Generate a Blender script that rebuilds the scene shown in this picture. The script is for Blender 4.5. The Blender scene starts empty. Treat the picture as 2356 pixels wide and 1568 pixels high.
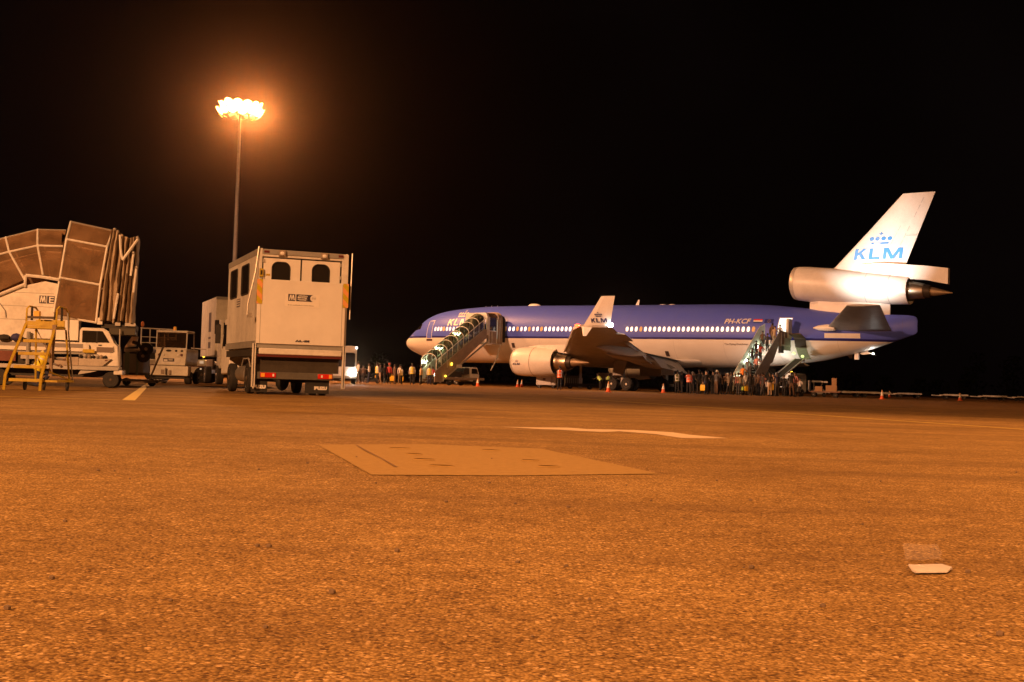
import bpy, bmesh, math, random
from mathutils import Vector, Matrix, Euler
random.seed(7)
R = math.radians
scene = bpy.context.scene
COL = scene.collection

# ------------------------------------------------------------------ camera, sky, exposure
FPX, PITCH, ROLL, CAMH = 2800.0, 0.0331281, 0.0300, 0.5608
cam = bpy.data.cameras.new('camera'); cam_o = bpy.data.objects.new('camera', cam); COL.objects.link(cam_o)
cam.sensor_width = 36.0; cam.lens = FPX / 2356.0 * 36.0; cam.clip_start = 0.05; cam.clip_end = 6000
fw = Vector((0, math.cos(PITCH), math.sin(PITCH))); r0 = Vector((1, 0, 0)); u0 = r0.cross(fw)
cr = math.cos(ROLL) * r0 + math.sin(ROLL) * u0; cu = -math.sin(ROLL) * r0 + math.cos(ROLL) * u0
m = Matrix((cr, cu, -fw)).transposed().to_4x4(); m.translation = Vector((0, 0, CAMH)); cam_o.matrix_world = m
scene.camera = cam_o

world = bpy.data.worlds.new('World'); scene.world = world; world.use_nodes = True
wn = world.node_tree.nodes; wl = world.node_tree.links; wn.clear()
wo = wn.new('ShaderNodeOutputWorld'); wb = wn.new('ShaderNodeBackground'); wl.new(wb.outputs[0], wo.inputs[0])
wt = wn.new('ShaderNodeTexCoord'); wz = wn.new('ShaderNodeTexNoise'); wz.inputs['Scale'].default_value = 3.2; wz.inputs['Detail'].default_value = 5
wr = wn.new('ShaderNodeValToRGB'); wr.color_ramp.elements[0].position = .42; wr.color_ramp.elements[1].position = .75
wr.color_ramp.elements[0].color = (.0010, .0005, .0004, 1); wr.color_ramp.elements[1].color = (.0024, .0014, .0013, 1)
wl.new(wt.outputs['Generated'], wz.inputs['Vector']); wl.new(wz.outputs[0], wr.inputs[0]); wl.new(wr.outputs[0], wb.inputs[0])
wb.inputs[1].default_value = 1.0

SODIUM = (1.0, .42, .15)
EXPOSURE = 0.0
scene.view_settings.view_transform = 'Standard'; scene.view_settings.look = 'None'
scene.view_settings.exposure = EXPOSURE; scene.view_settings.gamma = 1.0; scene.view_settings.use_curve_mapping = False
scene.cycles.use_denoising = True
scene.cycles.max_bounces = 8; scene.cycles.transparent_max_bounces = 16; scene.cycles.volume_bounces = 0
scene.cycles.sample_clamp_indirect = 4.0; scene.cycles.caustics_reflective = False; scene.cycles.caustics_refractive = False

def spot(name, loc, target, watts, color, angle=110, blend=.6, radius=.3, parent=None):
    l = bpy.data.lights.new(name, 'SPOT'); l.energy = watts; l.color = color; l.spot_size = R(angle); l.spot_blend = blend; l.shadow_soft_size = radius
    o = bpy.data.objects.new(name, l); COL.objects.link(o); o.location = loc
    d = Vector(target) - Vector(loc); o.rotation_euler = d.to_track_quat('-Z', 'Y').to_euler()
    if parent: o.parent = parent
    return o
def point(name, loc, watts, color, radius=.1, parent=None):
    l = bpy.data.lights.new(name, 'POINT'); l.energy = watts; l.color = color; l.shadow_soft_size = radius
    o = bpy.data.objects.new(name, l); COL.objects.link(o); o.location = loc
    if parent: o.parent = parent
    return o

# mast positions (x, y, height) and the watts of each mast's lamps; the first is the mast in view
MASTS = [(-30.85, 134.0, 29.7), (-30.0, -38.0, 30.0), (33.0, 20.0, 30.0), (-62.0, 66.0, 30.0)]
MAST_LIGHTS = {
    0: [((0, 90, 0), 45000, 150), ((40, 90, 0), 60000, 150), ((-40, 60, 0), 20000, 150)],
    1: [((-4, 2, 0), 280000, 59), ((-15.5, 52, 1), 95000, 16)],  # narrow second beam added to brighten the baggage tractor
    2: [((4, 9, 0), 74000, 78), ((-4.5, 120, 3), 100000, 10)],  # unseen mast added to brighten the foreground; narrow beam added for the covered stairs
    3: [((0, 130, 4), 140000, 75), ((34, 100, 4), 190000, 75)],
}
HAZE_DENSITY, HAZE_G = 0.000085, 0.965

# ------------------------------------------------------------------ materials
MATS = {}
def mat(name, col, rough=.5, metal=0., emit=None, es=0., dirt=0., dscale=3., bump=0., bscale=40., spec=.5, coat=0., dirtcol=None):
    if name in MATS: return MATS[name]
    m = bpy.data.materials.new(name); m.use_nodes = True; nt = m.node_tree; b = nt.nodes['Principled BSDF']
    b.inputs['Base Color'].default_value = (*col, 1); b.inputs['Roughness'].default_value = rough; b.inputs['Metallic'].default_value = metal
    b.inputs['Specular IOR Level'].default_value = spec; b.inputs['Coat Weight'].default_value = coat
    if emit: b.inputs['Emission Color'].default_value = (*emit, 1); b.inputs['Emission Strength'].default_value = es
    if dirt or bump:
        tc = nt.nodes.new('ShaderNodeTexCoord')
    if dirt:
        n = nt.nodes.new('ShaderNodeTexNoise'); n.inputs['Scale'].default_value = dscale; n.inputs['Detail'].default_value = 7; n.inputs['Roughness'].default_value = .65
        n2 = nt.nodes.new('ShaderNodeTexNoise'); n2.inputs['Scale'].default_value = dscale * 7; n2.inputs['Detail'].default_value = 4
        ad = nt.nodes.new('ShaderNodeMath'); ad.operation = 'MULTIPLY_ADD'; ad.inputs[1].default_value = .35
        rp = nt.nodes.new('ShaderNodeValToRGB'); rp.color_ramp.elements[0].position = .55; rp.color_ramp.elements[1].position = .95
        mx = nt.nodes.new('ShaderNodeMix'); mx.data_type = 'RGBA'
        mx.inputs['A'].default_value = (*col, 1); mx.inputs['B'].default_value = (*(dirtcol or tuple(c * .35 for c in col)), 1)
        sc_ = nt.nodes.new('ShaderNodeMath'); sc_.operation = 'MULTIPLY'; sc_.inputs[1].default_value = dirt
        L = nt.links
        L.new(tc.outputs['Object'], n.inputs['Vector']); L.new(tc.outputs['Object'], n2.inputs['Vector'])
        L.new(n2.outputs[0], ad.inputs[0]); L.new(n.outputs[0], ad.inputs[2]); L.new(ad.outputs[0], rp.inputs[0]); L.new(rp.outputs[0], sc_.inputs[0])
        L.new(sc_.outputs[0], mx.inputs['Factor']); L.new(mx.outputs['Result'], b.inputs['Base Color'])
        rr = nt.nodes.new('ShaderNodeMath'); rr.operation = 'MULTIPLY_ADD'; rr.inputs[1].default_value = .3; rr.inputs[2].default_value = rough - .1
        L.new(n.outputs[0], rr.inputs[0]); L.new(rr.outputs[0], b.inputs['Roughness'])
    if bump:
        nb = nt.nodes.new('ShaderNodeTexNoise'); nb.inputs['Scale'].default_value = bscale; nb.inputs['Detail'].default_value = 5
        bp = nt.nodes.new('ShaderNodeBump'); bp.inputs['Strength'].default_value = bump; bp.inputs['Distance'].default_value = .02
        nt.links.new(tc.outputs['Object'], nb.inputs['Vector']); nt.links.new(nb.outputs[0], bp.inputs['Height']); nt.links.new(bp.outputs[0], b.inputs['Normal'])
    MATS[name] = m
    return m
def glassy(name, tint, gloss=.08, rough=.05, haze=0., hazecol=(.5, .45, .35)):
    if name in MATS: return MATS[name]
    m = bpy.data.materials.new(name); m.use_nodes = True; nt = m.node_tree; nt.nodes.clear()
    o = nt.nodes.new('ShaderNodeOutputMaterial'); t = nt.nodes.new('ShaderNodeBsdfTransparent'); t.inputs[0].default_value = (*tint, 1)
    g = nt.nodes.new('ShaderNodeBsdfGlossy'); g.inputs['Roughness'].default_value = rough
    f = nt.nodes.new('ShaderNodeFresnel'); f.inputs[0].default_value = 1.45
    mx = nt.nodes.new('ShaderNodeMixShader'); f.inputs[0].default_value = 1.45 if gloss > .03 else 1.02; mu = nt.nodes.new('ShaderNodeMath'); mu.operation = 'ADD'; mu.inputs[1].default_value = max(0, gloss - .04)
    nt.links.new(f.outputs[0], mu.inputs[0]); nt.links.new(mu.outputs[0], mx.inputs[0]); nt.links.new(t.outputs[0], mx.inputs[1]); nt.links.new(g.outputs[0], mx.inputs[2])
    last = mx
    if haze:
        d = nt.nodes.new('ShaderNodeBsdfDiffuse'); d.inputs[0].default_value = (*hazecol, 1)
        tc = nt.nodes.new('ShaderNodeTexCoord'); nz = nt.nodes.new('ShaderNodeTexNoise'); nz.inputs['Scale'].default_value = 2.2; nz.inputs['Detail'].default_value = 6
        mm = nt.nodes.new('ShaderNodeMath'); mm.operation = 'MULTIPLY'; mm.inputs[1].default_value = haze * 2
        nt.links.new(tc.outputs['Object'], nz.inputs['Vector']); nt.links.new(nz.outputs[0], mm.inputs[0])
        m2 = nt.nodes.new('ShaderNodeMixShader'); nt.links.new(mm.outputs[0], m2.inputs[0]); nt.links.new(mx.outputs[0], m2.inputs[1]); nt.links.new(d.outputs[0], m2.inputs[2]); last = m2
    nt.links.new(last.outputs[0], o.inputs[0]); MATS[name] = m
    return m
white = mat('white_paint', (.74, .73, .70), .42, dirt=.55, dscale=1.3)
white_c = mat('white_clean', (.78, .77, .75), .4, dirt=.2, dscale=.8)
cream = mat('cream_paint', (.70, .68, .60), .45, dirt=.5, dscale=2.)
greyp = mat('grey_paint', (.30, .30, .29), .55, dirt=.4)
lgrey = mat('light_grey_panel', (.42, .41, .39), .5, dirt=.4, dscale=1.5)
brown = mat('worn_side_panel', (.33, .265, .205), .55, dirt=.6, dscale=1.2)
dark = mat('dark_chassis', (.025, .024, .022), .7, dirt=.3, dirtcol=(.09, .07, .05))
black = mat('black_rubber', (.016, .016, .016), .75, dirt=.5, dirtcol=(.06, .05, .04), dscale=5)
steel = mat('bare_steel', (.55, .53, .50), .32, metal=1., dirt=.5)
alu = mat('aluminium', (.62, .60, .57), .4, metal=.8, dirt=.4)
yellow = mat('yellow_enamel', (.52, .38, .022), .45, dirt=.6, dscale=4, dirtcol=(.2, .10, .02))
yline = mat('yellow_line_paint', (.78, .58, .09), .7, dirt=.6, dscale=9, dirtcol=(.42, .28, .10))
red = mat('red_lens', (.55, .02, .01), .25, emit=(1, .03, .01), es=.05)
redp = mat('dark_red_paint', (.10, .015, .012), .5)
amber = mat('amber_lens', (.75, .30, .02), .3, emit=(1, .45, .05), es=.12)
clearl = mat('clear_lens', (.8, .8, .78), .15)
tint = mat('tinted_window', (.02, .018, .016), .08, spec=.6)
ink = mat('dark_ink', (.03, .028, .05), .5)
klmblue = mat('logo_blue', (.045, .27, .66), .4)
navy = mat('logo_navy', (.02, .03, .14), .45)
orange = mat('cone_orange', (.75, .12, .02), .5, dirt=.3, dscale=8)
hivis_y = mat('hivis_yellow', (.72, .62, .03), .75)
hivis_g = mat('hivis_green', (.45, .72, .08), .75)
hivis_o = mat('hivis_orange', (.85, .13, .03), .75)
silver = mat('reflective_band', (.75, .75, .72), .35, metal=.3)
bagy = mat('yellow_plastic_bag', (.80, .50, .02), .45)
cardboard = mat('cardboard', (.36, .22, .11), .8, dirt=.3)
fabric = mat('tan_fabric', (.42, .34, .25), .75, dirt=.6, dscale=2.5, bump=.3, bscale=7)
canopy = glassy('canopy_plastic', (.62, .50, .40), .10, .12, haze=.19, hazecol=(.66, .45, .27))
cglass = glassy('canopy_glass', (.36, .37, .28), .07, .10, haze=.05, hazecol=(.26, .26, .16))
lamp_on = mat('sodium_lamp_face', (.9, .8, .6), .3, emit=(1, .36, .09), es=36.)
tube_on = mat('fluorescent_tube', (.9, .95, .8), .3, emit=(.92, 1, .72), es=22.)
head_on = mat('headlight_lit', (1, 1, 1), .2, emit=(1, .97, .88), es=120.)
beacon_on = mat('beacon_lit', (1, .7, .1), .3, emit=(1, .55, .04), es=5.)
strobe_on = mat('strobe_lit', (1, 1, 1), .2, emit=(1, .97, .9), es=160.)
nav_red = mat('nav_red_lit', (1, .1, .02), .2, emit=(1, .055, .012), es=9.)
win_white = mat('cabin_light_white', (.8, .8, .8), .3, emit=(1, .97, .92), es=1.5)
win_warm = mat('cabin_light_warm', (.8, .7, .5), .3, emit=(1, .91, .70), es=1.5)
win_blue = mat('cabin_light_cool', (.8, .8, .8), .3, emit=(.62, .74, 1), es=.75)
win_dim = mat('cabin_blind', (.60, .40, .2), .5, emit=(1, .5, .14), es=.12)
door_lit = mat('lit_doorway', (.8, .85, .8), .4, emit=(.86, 1, .88), es=1.6)
SKINS = [mat('skin_dark', (.12, .065, .04), .55), mat('skin_brown', (.26, .15, .09), .55), mat('skin_light', (.50, .33, .24), .5)]
HAIR = [mat('hair_black', (.012, .01, .009), .6), mat('hair_grey', (.45, .43, .40), .6), mat('hair_white_cloth', (.72, .70, .65), .8), mat('hair_cap_red', (.45, .08, .05), .8), mat('hair_brown', (.06, .035, .02), .6)]
CLOTH = {k: mat('cloth_' + k, v, .85, bump=.25, bscale=18) for k, v in dict(
    white=(.70, .68, .64), black=(.015, .015, .016), navy=(.02, .025, .06), brown=(.12, .07, .04), grey=(.16, .15, .15),
    red=(.40, .05, .04), pink=(.55, .25, .22), beige=(.42, .32, .22), orange=(.80, .24, .03), green=(.08, .14, .06), charcoal=(.04, .04, .042), khaki=(.22, .17, .10), blue=(.05, .09, .25)).items()}

def fuselage_paint():
    m = bpy.data.materials.new('fuselage_paint'); m.use_nodes = True; nt = m.node_tree; L = nt.links; b = nt.nodes['Principled BSDF']
    tc = nt.nodes.new('ShaderNodeTexCoord'); sx = nt.nodes.new('ShaderNodeSeparateXYZ'); L.new(tc.outputs['Object'], sx.inputs[0])
    # straight cheat line, falling slightly towards the tail
    sl = nt.nodes.new('ShaderNodeMath'); sl.operation = 'MULTIPLY_ADD'; sl.inputs[1].default_value = .0035; L.new(sx.outputs['X'], sl.inputs[0]); L.new(sx.outputs['Z'], sl.inputs[2])
    def gt(v, src=None):
        n = nt.nodes.new('ShaderNodeMath'); n.operation = 'GREATER_THAN'; n.inputs[1].default_value = v; L.new((src or sl).outputs[0], n.inputs[0]); return n
    n = nt.nodes.new('ShaderNodeTexNoise'); n.inputs['Scale'].default_value = .8; n.inputs['Detail'].default_value = 8; L.new(tc.outputs['Object'], n.inputs['Vector'])
    def mixc(fac, a, bb):
        x = nt.nodes.new('ShaderNodeMix'); x.data_type = 'RGBA'; L.new(fac, x.inputs['Factor'])
        for k, v in (('A', a), ('B', bb)):
            if isinstance(v, tuple): x.inputs[k].default_value = (*v, 1)
            else: L.new(v, x.inputs[k])
        return x.outputs['Result']
    wht = mixc(n.outputs[0], (.78, .76, .72), (.66, .63, .58)); blu = mixc(n.outputs[0], (.068, .105, .62), (.088, .13, .57))
    c = mixc(gt(5.07).outputs[0], wht, (.02, .02, .17)); c = mixc(gt(5.26).outputs[0], c, blu)
    # skin joints: fine darker rings every few metres
    sn = nt.nodes.new('ShaderNodeMath'); sn.operation = 'PINGPONG'; sn.inputs[1].default_value = 2.6; L.new(sx.outputs['X'], sn.inputs[0])
    lt = nt.nodes.new('ShaderNodeMath'); lt.operation = 'LESS_THAN'; lt.inputs[1].default_value = .012; L.new(sn.outputs[0], lt.inputs[0])
    h = nt.nodes.new('ShaderNodeMath'); h.operation = 'MULTIPLY'; h.inputs[1].default_value = .35; L.new(lt.outputs[0], h.inputs[0])
    c = mixc(h.outputs[0], c, (.12, .10, .10))
    L.new(c, b.inputs['Base Color']); b.inputs['Roughness'].default_value = .42; b.inputs['Specular IOR Level'].default_value = .28
    return m
FUS = fuselage_paint()
planewhite = mat('aircraft_white', (.76, .74, .70), .36, dirt=.25, dscale=.7)
wingmat = mat('wing_grey', (.30, .285, .265), .42, dirt=.4, dscale=.9)
slat_m = mat('slat_metal', (.50, .48, .45), .38, metal=.3, dirt=.3)
hot = mat('exhaust_metal', (.50, .41, .30), .36, metal=1., dirt=.5, dscale=2)
hotdark = mat('exhaust_dark', (.05, .04, .03), .5, metal=.5)
plugm = mat('exhaust_plug', (.36, .27, .17), .5, metal=.7, dirt=.4)

def asphalt():
    m = bpy.data.materials.new('apron_asphalt'); m.use_nodes = True; nt = m.node_tree; L = nt.links; b = nt.nodes['Principled BSDF']
    tc = nt.nodes.new('ShaderNodeTexCoord')
    def noise(s, d=6, r=.6, vec=None):
        n = nt.nodes.new('ShaderNodeTexNoise'); n.inputs['Scale'].default_value = s; n.inputs['Detail'].default_value = d; n.inputs['Roughness'].default_value = r
        L.new(vec or tc.outputs['Object'], n.inputs['Vector']); return n.outputs[0]
    def ramp(src, p0, c0, p1, c1):
        r = nt.nodes.new('ShaderNodeValToRGB'); e = r.color_ramp.elements; e[0].position = p0; e[1].position = p1; e[0].color = (*c0, 1); e[1].color = (*c1, 1); L.new(src, r.inputs[0]); return r.outputs[0]
    def mix(fac, a, bb, mode='MIX'):
        x = nt.nodes.new('ShaderNodeMix'); x.data_type = 'RGBA'; x.blend_type = mode
        for k, v in (('Factor', fac), ('A', a), ('B', bb)):
            if isinstance(v, (tuple, float)): x.inputs[k].default_value = (*v, 1) if isinstance(v, tuple) else v
            else: L.new(v, x.inputs[k])
        return x.outputs['Result']
    vo = nt.nodes.new('ShaderNodeTexVoronoi'); vo.inputs['Scale'].default_value = 125; vo.inputs['Randomness'].default_value = 1; L.new(tc.outputs['Object'], vo.inputs['Vector'])
    vc = nt.nodes.new('ShaderNodeSeparateColor'); L.new(vo.outputs['Color'], vc.inputs[0])
    v2 = nt.nodes.new('ShaderNodeTexVoronoi'); v2.inputs['Scale'].default_value = 74; L.new(tc.outputs['Object'], v2.inputs['Vector'])
    v2c = nt.nodes.new('ShaderNodeSeparateColor'); L.new(v2.outputs['Color'], v2c.inputs[0])
    stone = ramp(vc.outputs[0], .05, (.250, .159, .054), .95, (.59, .408, .156))
    gap = ramp(vo.outputs['Distance'], .28, (1, 1, 1), .80, (.55, .49, .42))
    c = mix(1.0, stone, gap, 'MULTIPLY')
    big = nt.nodes.new('ShaderNodeMath'); big.operation = 'MULTIPLY'; L.new(ramp(v2c.outputs[0], .80, (0, 0, 0), .84, (1, 1, 1)), big.inputs[0]); L.new(ramp(v2.outputs['Distance'], .42, (1, 1, 1), .58, (0, 0, 0)), big.inputs[1])
    c = mix(big.outputs[0], c, mix(v2c.outputs[1], (.50, .34, .15), (.82, .60, .31)))
    pit = nt.nodes.new('ShaderNodeMath'); pit.operation = 'MULTIPLY'; L.new(ramp(v2c.outputs[2], .86, (0, 0, 0), .90, (1, 1, 1)), pit.inputs[0]); L.new(ramp(v2.outputs['Distance'], .35, (1, 1, 1), .5, (0, 0, 0)), pit.inputs[1])
    c = mix(pit.outputs[0], c, (.13, .07, .026))
    patch = ramp(noise(.42, 8, .62), .34, (.74, .69, .64), .66, (1.14, 1.12, 1.08))
    c = mix(1.0, c, patch, 'MULTIPLY')
    fine = ramp(noise(5.5, 7, .7), .32, (.72, .68, .64), .68, (1.12, 1.12, 1.1))
    c = mix(1.0, c, fine, 'MULTIPLY')
    # long rubber and oil streaks across the stand
    mp = nt.nodes.new('ShaderNodeMapping'); mp.inputs['Scale'].default_value = (.13, 1.0, 1); mp.inputs['Rotation'].default_value = (0, 0, .22); L.new(tc.outputs['Object'], mp.inputs[0])
    streak = ramp(noise(1.0, 5, .55, mp.outputs[0]), .50, (0, 0, 0), .72, (1, 1, 1))
    sk = nt.nodes.new('ShaderNodeMath'); sk.operation = 'MULTIPLY'; sk.inputs[1].default_value = .55; L.new(streak, sk.inputs[0])
    c = mix(sk.outputs[0], c, (.12, .066, .028))
    # far ground colour darkened in place of weaker grazing light, with a ragged edge
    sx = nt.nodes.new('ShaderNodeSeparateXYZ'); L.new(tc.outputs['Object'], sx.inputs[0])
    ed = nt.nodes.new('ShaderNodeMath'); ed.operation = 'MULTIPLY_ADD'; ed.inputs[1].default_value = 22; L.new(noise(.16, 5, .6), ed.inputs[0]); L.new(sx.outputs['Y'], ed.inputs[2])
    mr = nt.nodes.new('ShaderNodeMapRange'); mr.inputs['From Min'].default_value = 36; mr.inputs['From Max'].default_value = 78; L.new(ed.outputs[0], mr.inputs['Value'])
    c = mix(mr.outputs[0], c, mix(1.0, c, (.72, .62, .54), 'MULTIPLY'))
    L.new(c, b.inputs['Base Color']); b.inputs['Roughness'].default_value = .9; b.inputs['Specular IOR Level'].default_value = .12
    iv = nt.nodes.new('ShaderNodeMath'); iv.operation = 'SUBTRACT'; iv.inputs[0].default_value = 1; L.new(vo.outputs['Distance'], iv.inputs[1])
    mm = nt.nodes.new('ShaderNodeMath'); mm.operation = 'MULTIPLY_ADD'; mm.inputs[1].default_value = .8; L.new(big.outputs[0], mm.inputs[0]); L.new(iv.outputs[0], mm.inputs[2])
    bp = nt.nodes.new('ShaderNodeBump'); bp.inputs['Strength'].default_value = .55; bp.inputs['Distance'].default_value = .006; L.new(mm.outputs[0], bp.inputs['Height']); L.new(bp.outputs[0], b.inputs['Normal'])
    return m
slabm = mat('smooth_concrete', (.40, .262, .092), .9, dirt=.7, dscale=16, bump=.25, bscale=60, spec=.12, dirtcol=(.27, .17, .06))
chalk = mat('worn_white_paint', (.72, .58, .40), .85, dirt=.5, dscale=7, spec=.2, dirtcol=(.5, .36, .2))
paper = mat('crumpled_tissue', (.62, .58, .56), .8, bump=.4, bscale=30)
film = bpy.data.materials.new('thin_plastic_film'); film.use_nodes = True; _n = film.node_tree; _n.nodes.clear()
_o = _n.nodes.new('ShaderNodeOutputMaterial'); _t = _n.nodes.new('ShaderNodeBsdfTransparent'); _d = _n.nodes.new('ShaderNodeBsdfDiffuse'); _d.inputs[0].default_value = (.85, .76, .70, 1); _m = _n.nodes.new('ShaderNodeMixShader'); _m.inputs[0].default_value = .11
_n.links.new(_t.outputs[0], _m.inputs[1]); _n.links.new(_d.outputs[0], _m.inputs[2]); _n.links.new(_m.outputs[0], _o.inputs[0])
leafm = mat('dark_foliage', (.035, .05, .02), .8)

# ------------------------------------------------------------------ mesh helpers
class MB:
    def __init__(s): s.v = []; s.f = []; s.m = []
    def add(s, vs, fs, mi=0):
        o = len(s.v); s.v += [tuple(p) for p in vs]; s.f += [tuple(i + o for i in q) for q in fs]; s.m += [mi] * len(fs); return s
    def box(s, x0, x1, y0, y1, z0, z1, mi=0):
        return s.add([(x0, y0, z0), (x1, y0, z0), (x1, y1, z0), (x0, y1, z0), (x0, y0, z1), (x1, y0, z1), (x1, y1, z1), (x0, y1, z1)],
                     [(0, 3, 2, 1), (4, 5, 6, 7), (0, 1, 5, 4), (1, 2, 6, 5), (2, 3, 7, 6), (3, 0, 4, 7)], mi)
    def prism(s, poly, axis, a, b, mi=0):      # polygon in the two other axes, extruded from a to b along axis
        def P(p, t): return {'x': (t, p[0], p[1]), 'y': (p[0], t, p[1]), 'z': (p[0], p[1], t)}[axis]
        n = len(poly); vs = [P(p, a) for p in poly] + [P(p, b) for p in poly]
        fs = [tuple(range(n)), tuple(range(2 * n - 1, n - 1, -1))] + [(i, i + n, (i + 1) % n + n, (i + 1) % n) for i in range(n)]
        return s.add(vs, fs, mi)
    def loft(s, rings, close=True, caps=True, mi=0):
        n = len(rings[0]); vs = [p for r in rings for p in r]; fs = []
        for i in range(len(rings) - 1):
            for j in range(n if close else n - 1):
                k = (j + 1) % n; fs.append((i * n + j, i * n + k, (i + 1) * n + k, (i + 1) * n + j))
        if caps: fs += [tuple(range(n - 1, -1, -1)), tuple((len(rings) - 1) * n + j for j in range(n))]
        return s.add(vs, fs, mi)
    def tube(s, pts, r, n=8, mi=0, r1=None):
        pts = [Vector(p) for p in pts]; rings = []; up = None
        for i, p in enumerate(pts):
            d = ((pts[min(i + 1, len(pts) - 1)] - pts[max(i - 1, 0)])).normalized()
            if up is None: up = Vector((0, 0, 1)) if abs(d.z) < .9 else Vector((1, 0, 0))
            a = d.cross(up).normalized(); bb = a.cross(d).normalized(); up = bb
            rr = r if r1 is None else r + (r1 - r) * i / max(1, len(pts) - 1)
            rings.append([p + a * (math.cos(2 * math.pi * k / n) * rr) + bb * (math.sin(2 * math.pi * k / n) * rr) for k in range(n)])
        return s.loft(rings, mi=mi)
    def lathe(s, prof, axis='x', c=(0, 0, 0), n=24, mi=0, caps=True):   # prof: (t, r) or (t, r, dz)
        rings = []
        for q in prof:
            t, r = q[0], q[1]; dz = q[2] if len(q) > 2 else 0
            ring = []
            for k in range(n):
                ca, sa = math.cos(2 * math.pi * k / n) * r, math.sin(2 * math.pi * k / n) * r
                ring.append({'x': (c[0] + t, c[1] + ca, c[2] + sa + dz), 'y': (c[0] + ca, c[1] + t, c[2] + sa + dz), 'z': (c[0] + ca, c[1] + sa, c[2] + t + dz)}[axis])
            rings.append(ring)
        return s.loft(rings, caps=caps, mi=mi)
    def ball(s, c, rx, ry=None, rz=None, n=12, mi=0):
        ry = ry or rx; rz = rz or rx; h = n // 2
        return s.loft([[(c[0] + rx * math.sin(math.pi * max(i, .05) / h if i < h else math.pi * (h - .05) / h) * math.cos(2 * math.pi * k / n),
                         c[1] + ry * math.sin(math.pi * max(i, .05) / h if i < h else math.pi * (h - .05) / h) * math.sin(2 * math.pi * k / n),
                         c[2] - rz * math.cos(math.pi * i / h)) for k in range(n)] for i in range(h + 1)], mi=mi)
    def xf(s, M):
        s.v = [tuple(M @ Vector(p)) for p in s.v]; return s
    def mesh(s, name, mats, smooth=35):
        me = bpy.data.meshes.new(name); me.from_pydata(s.v, [], s.f); me.validate(); me.update()
        for q in (mats if isinstance(mats, (list, tuple)) else [mats]): me.materials.append(q)
        if len(me.polygons) == len(s.m): me.polygons.foreach_set('material_index', s.m)
        bm = bmesh.new(); bm.from_mesh(me); bmesh.ops.recalc_face_normals(bm, faces=bm.faces); bm.to_mesh(me); bm.free()
        if smooth:
            me.polygons.foreach_set('use_smooth', [True] * len(me.polygons)); me.set_sharp_from_angle(angle=R(smooth))
        return me
    def build(s, name, mats, parent=None, smooth=35, bevel=0, label=None):
        o = bpy.data.objects.new(name, s.mesh(name, mats, smooth)); COL.objects.link(o)
        if parent: o.parent = parent
        if bevel:
            b = o.modifiers.new('bevel', 'BEVEL'); b.width = bevel; b.segments = 2; b.limit_method = 'ANGLE'; b.angle_limit = R(40)
        if label: o['label'] = label
        return o
def inst(name, me, parent=None, loc=(0, 0, 0), rot=(0, 0, 0), scale=None):
    o = bpy.data.objects.new(name, me); COL.objects.link(o); o.location = loc; o.rotation_euler = rot
    if scale: o.scale = scale
    if parent: o.parent = parent
    return o
def tag(o, label, cat, group=None):
    o['label'] = label; o['category'] = cat
    if group: o['group'] = group
    return o
def thing(name, label, cat, loc=(0, 0, 0), rz=0., group=None):
    o = bpy.data.objects.new(name, None); COL.objects.link(o); o.location = loc; o.rotation_euler = (0, 0, rz); o.empty_display_size = .2
    return tag(o, label, cat, group)
def kids(o): return [c for c in KIDS.get(o.name, [])]
def copy_tree(o, index, parent=None):
    c = o.copy(); COL.objects.link(c)
    if parent: c.parent = parent
    for ch in index.get(o, []): copy_tree(ch, index, c)
    return c
def child_index():
    d = {}
    for o in bpy.data.objects:
        if o.parent: d.setdefault(o.parent, []).append(o)
    return d
def text_poly(body, size, shear=0., bold=0., align='LEFT'):
    cu = bpy.data.curves.new('t', 'FONT'); cu.body = body; cu.size = size; cu.shear = shear; cu.offset = bold; cu.align_x = align; cu.resolution_u = 3
    o = bpy.data.objects.new('t', cu); COL.objects.link(o); bpy.context.view_layer.update()
    me = bpy.data.meshes.new_from_object(o.evaluated_get(bpy.context.evaluated_depsgraph_get()))
    vs = [tuple(v.co) for v in me.vertices]; fs = [tuple(p.vertices) for p in me.polygons]
    bpy.data.objects.remove(o); bpy.data.curves.remove(cu); bpy.data.meshes.remove(me)
    return vs, fs
def text_on(name, body, size, M, material, parent, fit=None, bold=0., shear=0.):
    """Flat lettering: text runs along M's x axis, up its y axis, standing 1 mm proud."""
    vs, fs = text_poly(body, size, shear, bold); xs = [v[0] for v in vs]; ys = [v[1] for v in vs]
    if fit:
        sx = fit[0] / (max(xs) - min(xs)); sy = fit[1] / (max(ys) - min(ys)); x0, y0 = min(xs), min(ys)
        vs = [((v[0] - x0) * sx, (v[1] - y0) * sy, 0) for v in vs]
    return MB().add(vs, fs).xf(M).build(name, material, parent, smooth=0)
def face_y(x, y, z): return Matrix(((1, 0, 0, x), (0, 0, -1, y), (0, 1, 0, z), (0, 0, 0, 1)))      # lettering on a face that looks towards -y
def face_x(x, y, z): return Matrix(((0, 0, -1, x), (-1, 0, 0, y), (0, 1, 0, z), (0, 0, 0, 1)))     # lettering on a face that looks towards -x
LK = [(0, 0), (.28, 0), (.28, .33), (.40, .46), (.72, 0), (1.06, 0), (.60, .60), (1.02, 1), (.67, 1), (.28, .60), (.28, 1), (0, 1)]
LL = [(0, 0), (.9, 0), (.9, .20), (.29, .20), (.29, 1), (0, 1)]
LM = [(0, 0), (.27, 0), (.27, .66), (.62, 0), (.93, 0), (1.28, .66), (1.28, 0), (1.55, 0), (1.55, 1), (1.16, 1), (.775, .30), (.39, 1), (0, 1)]
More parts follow.
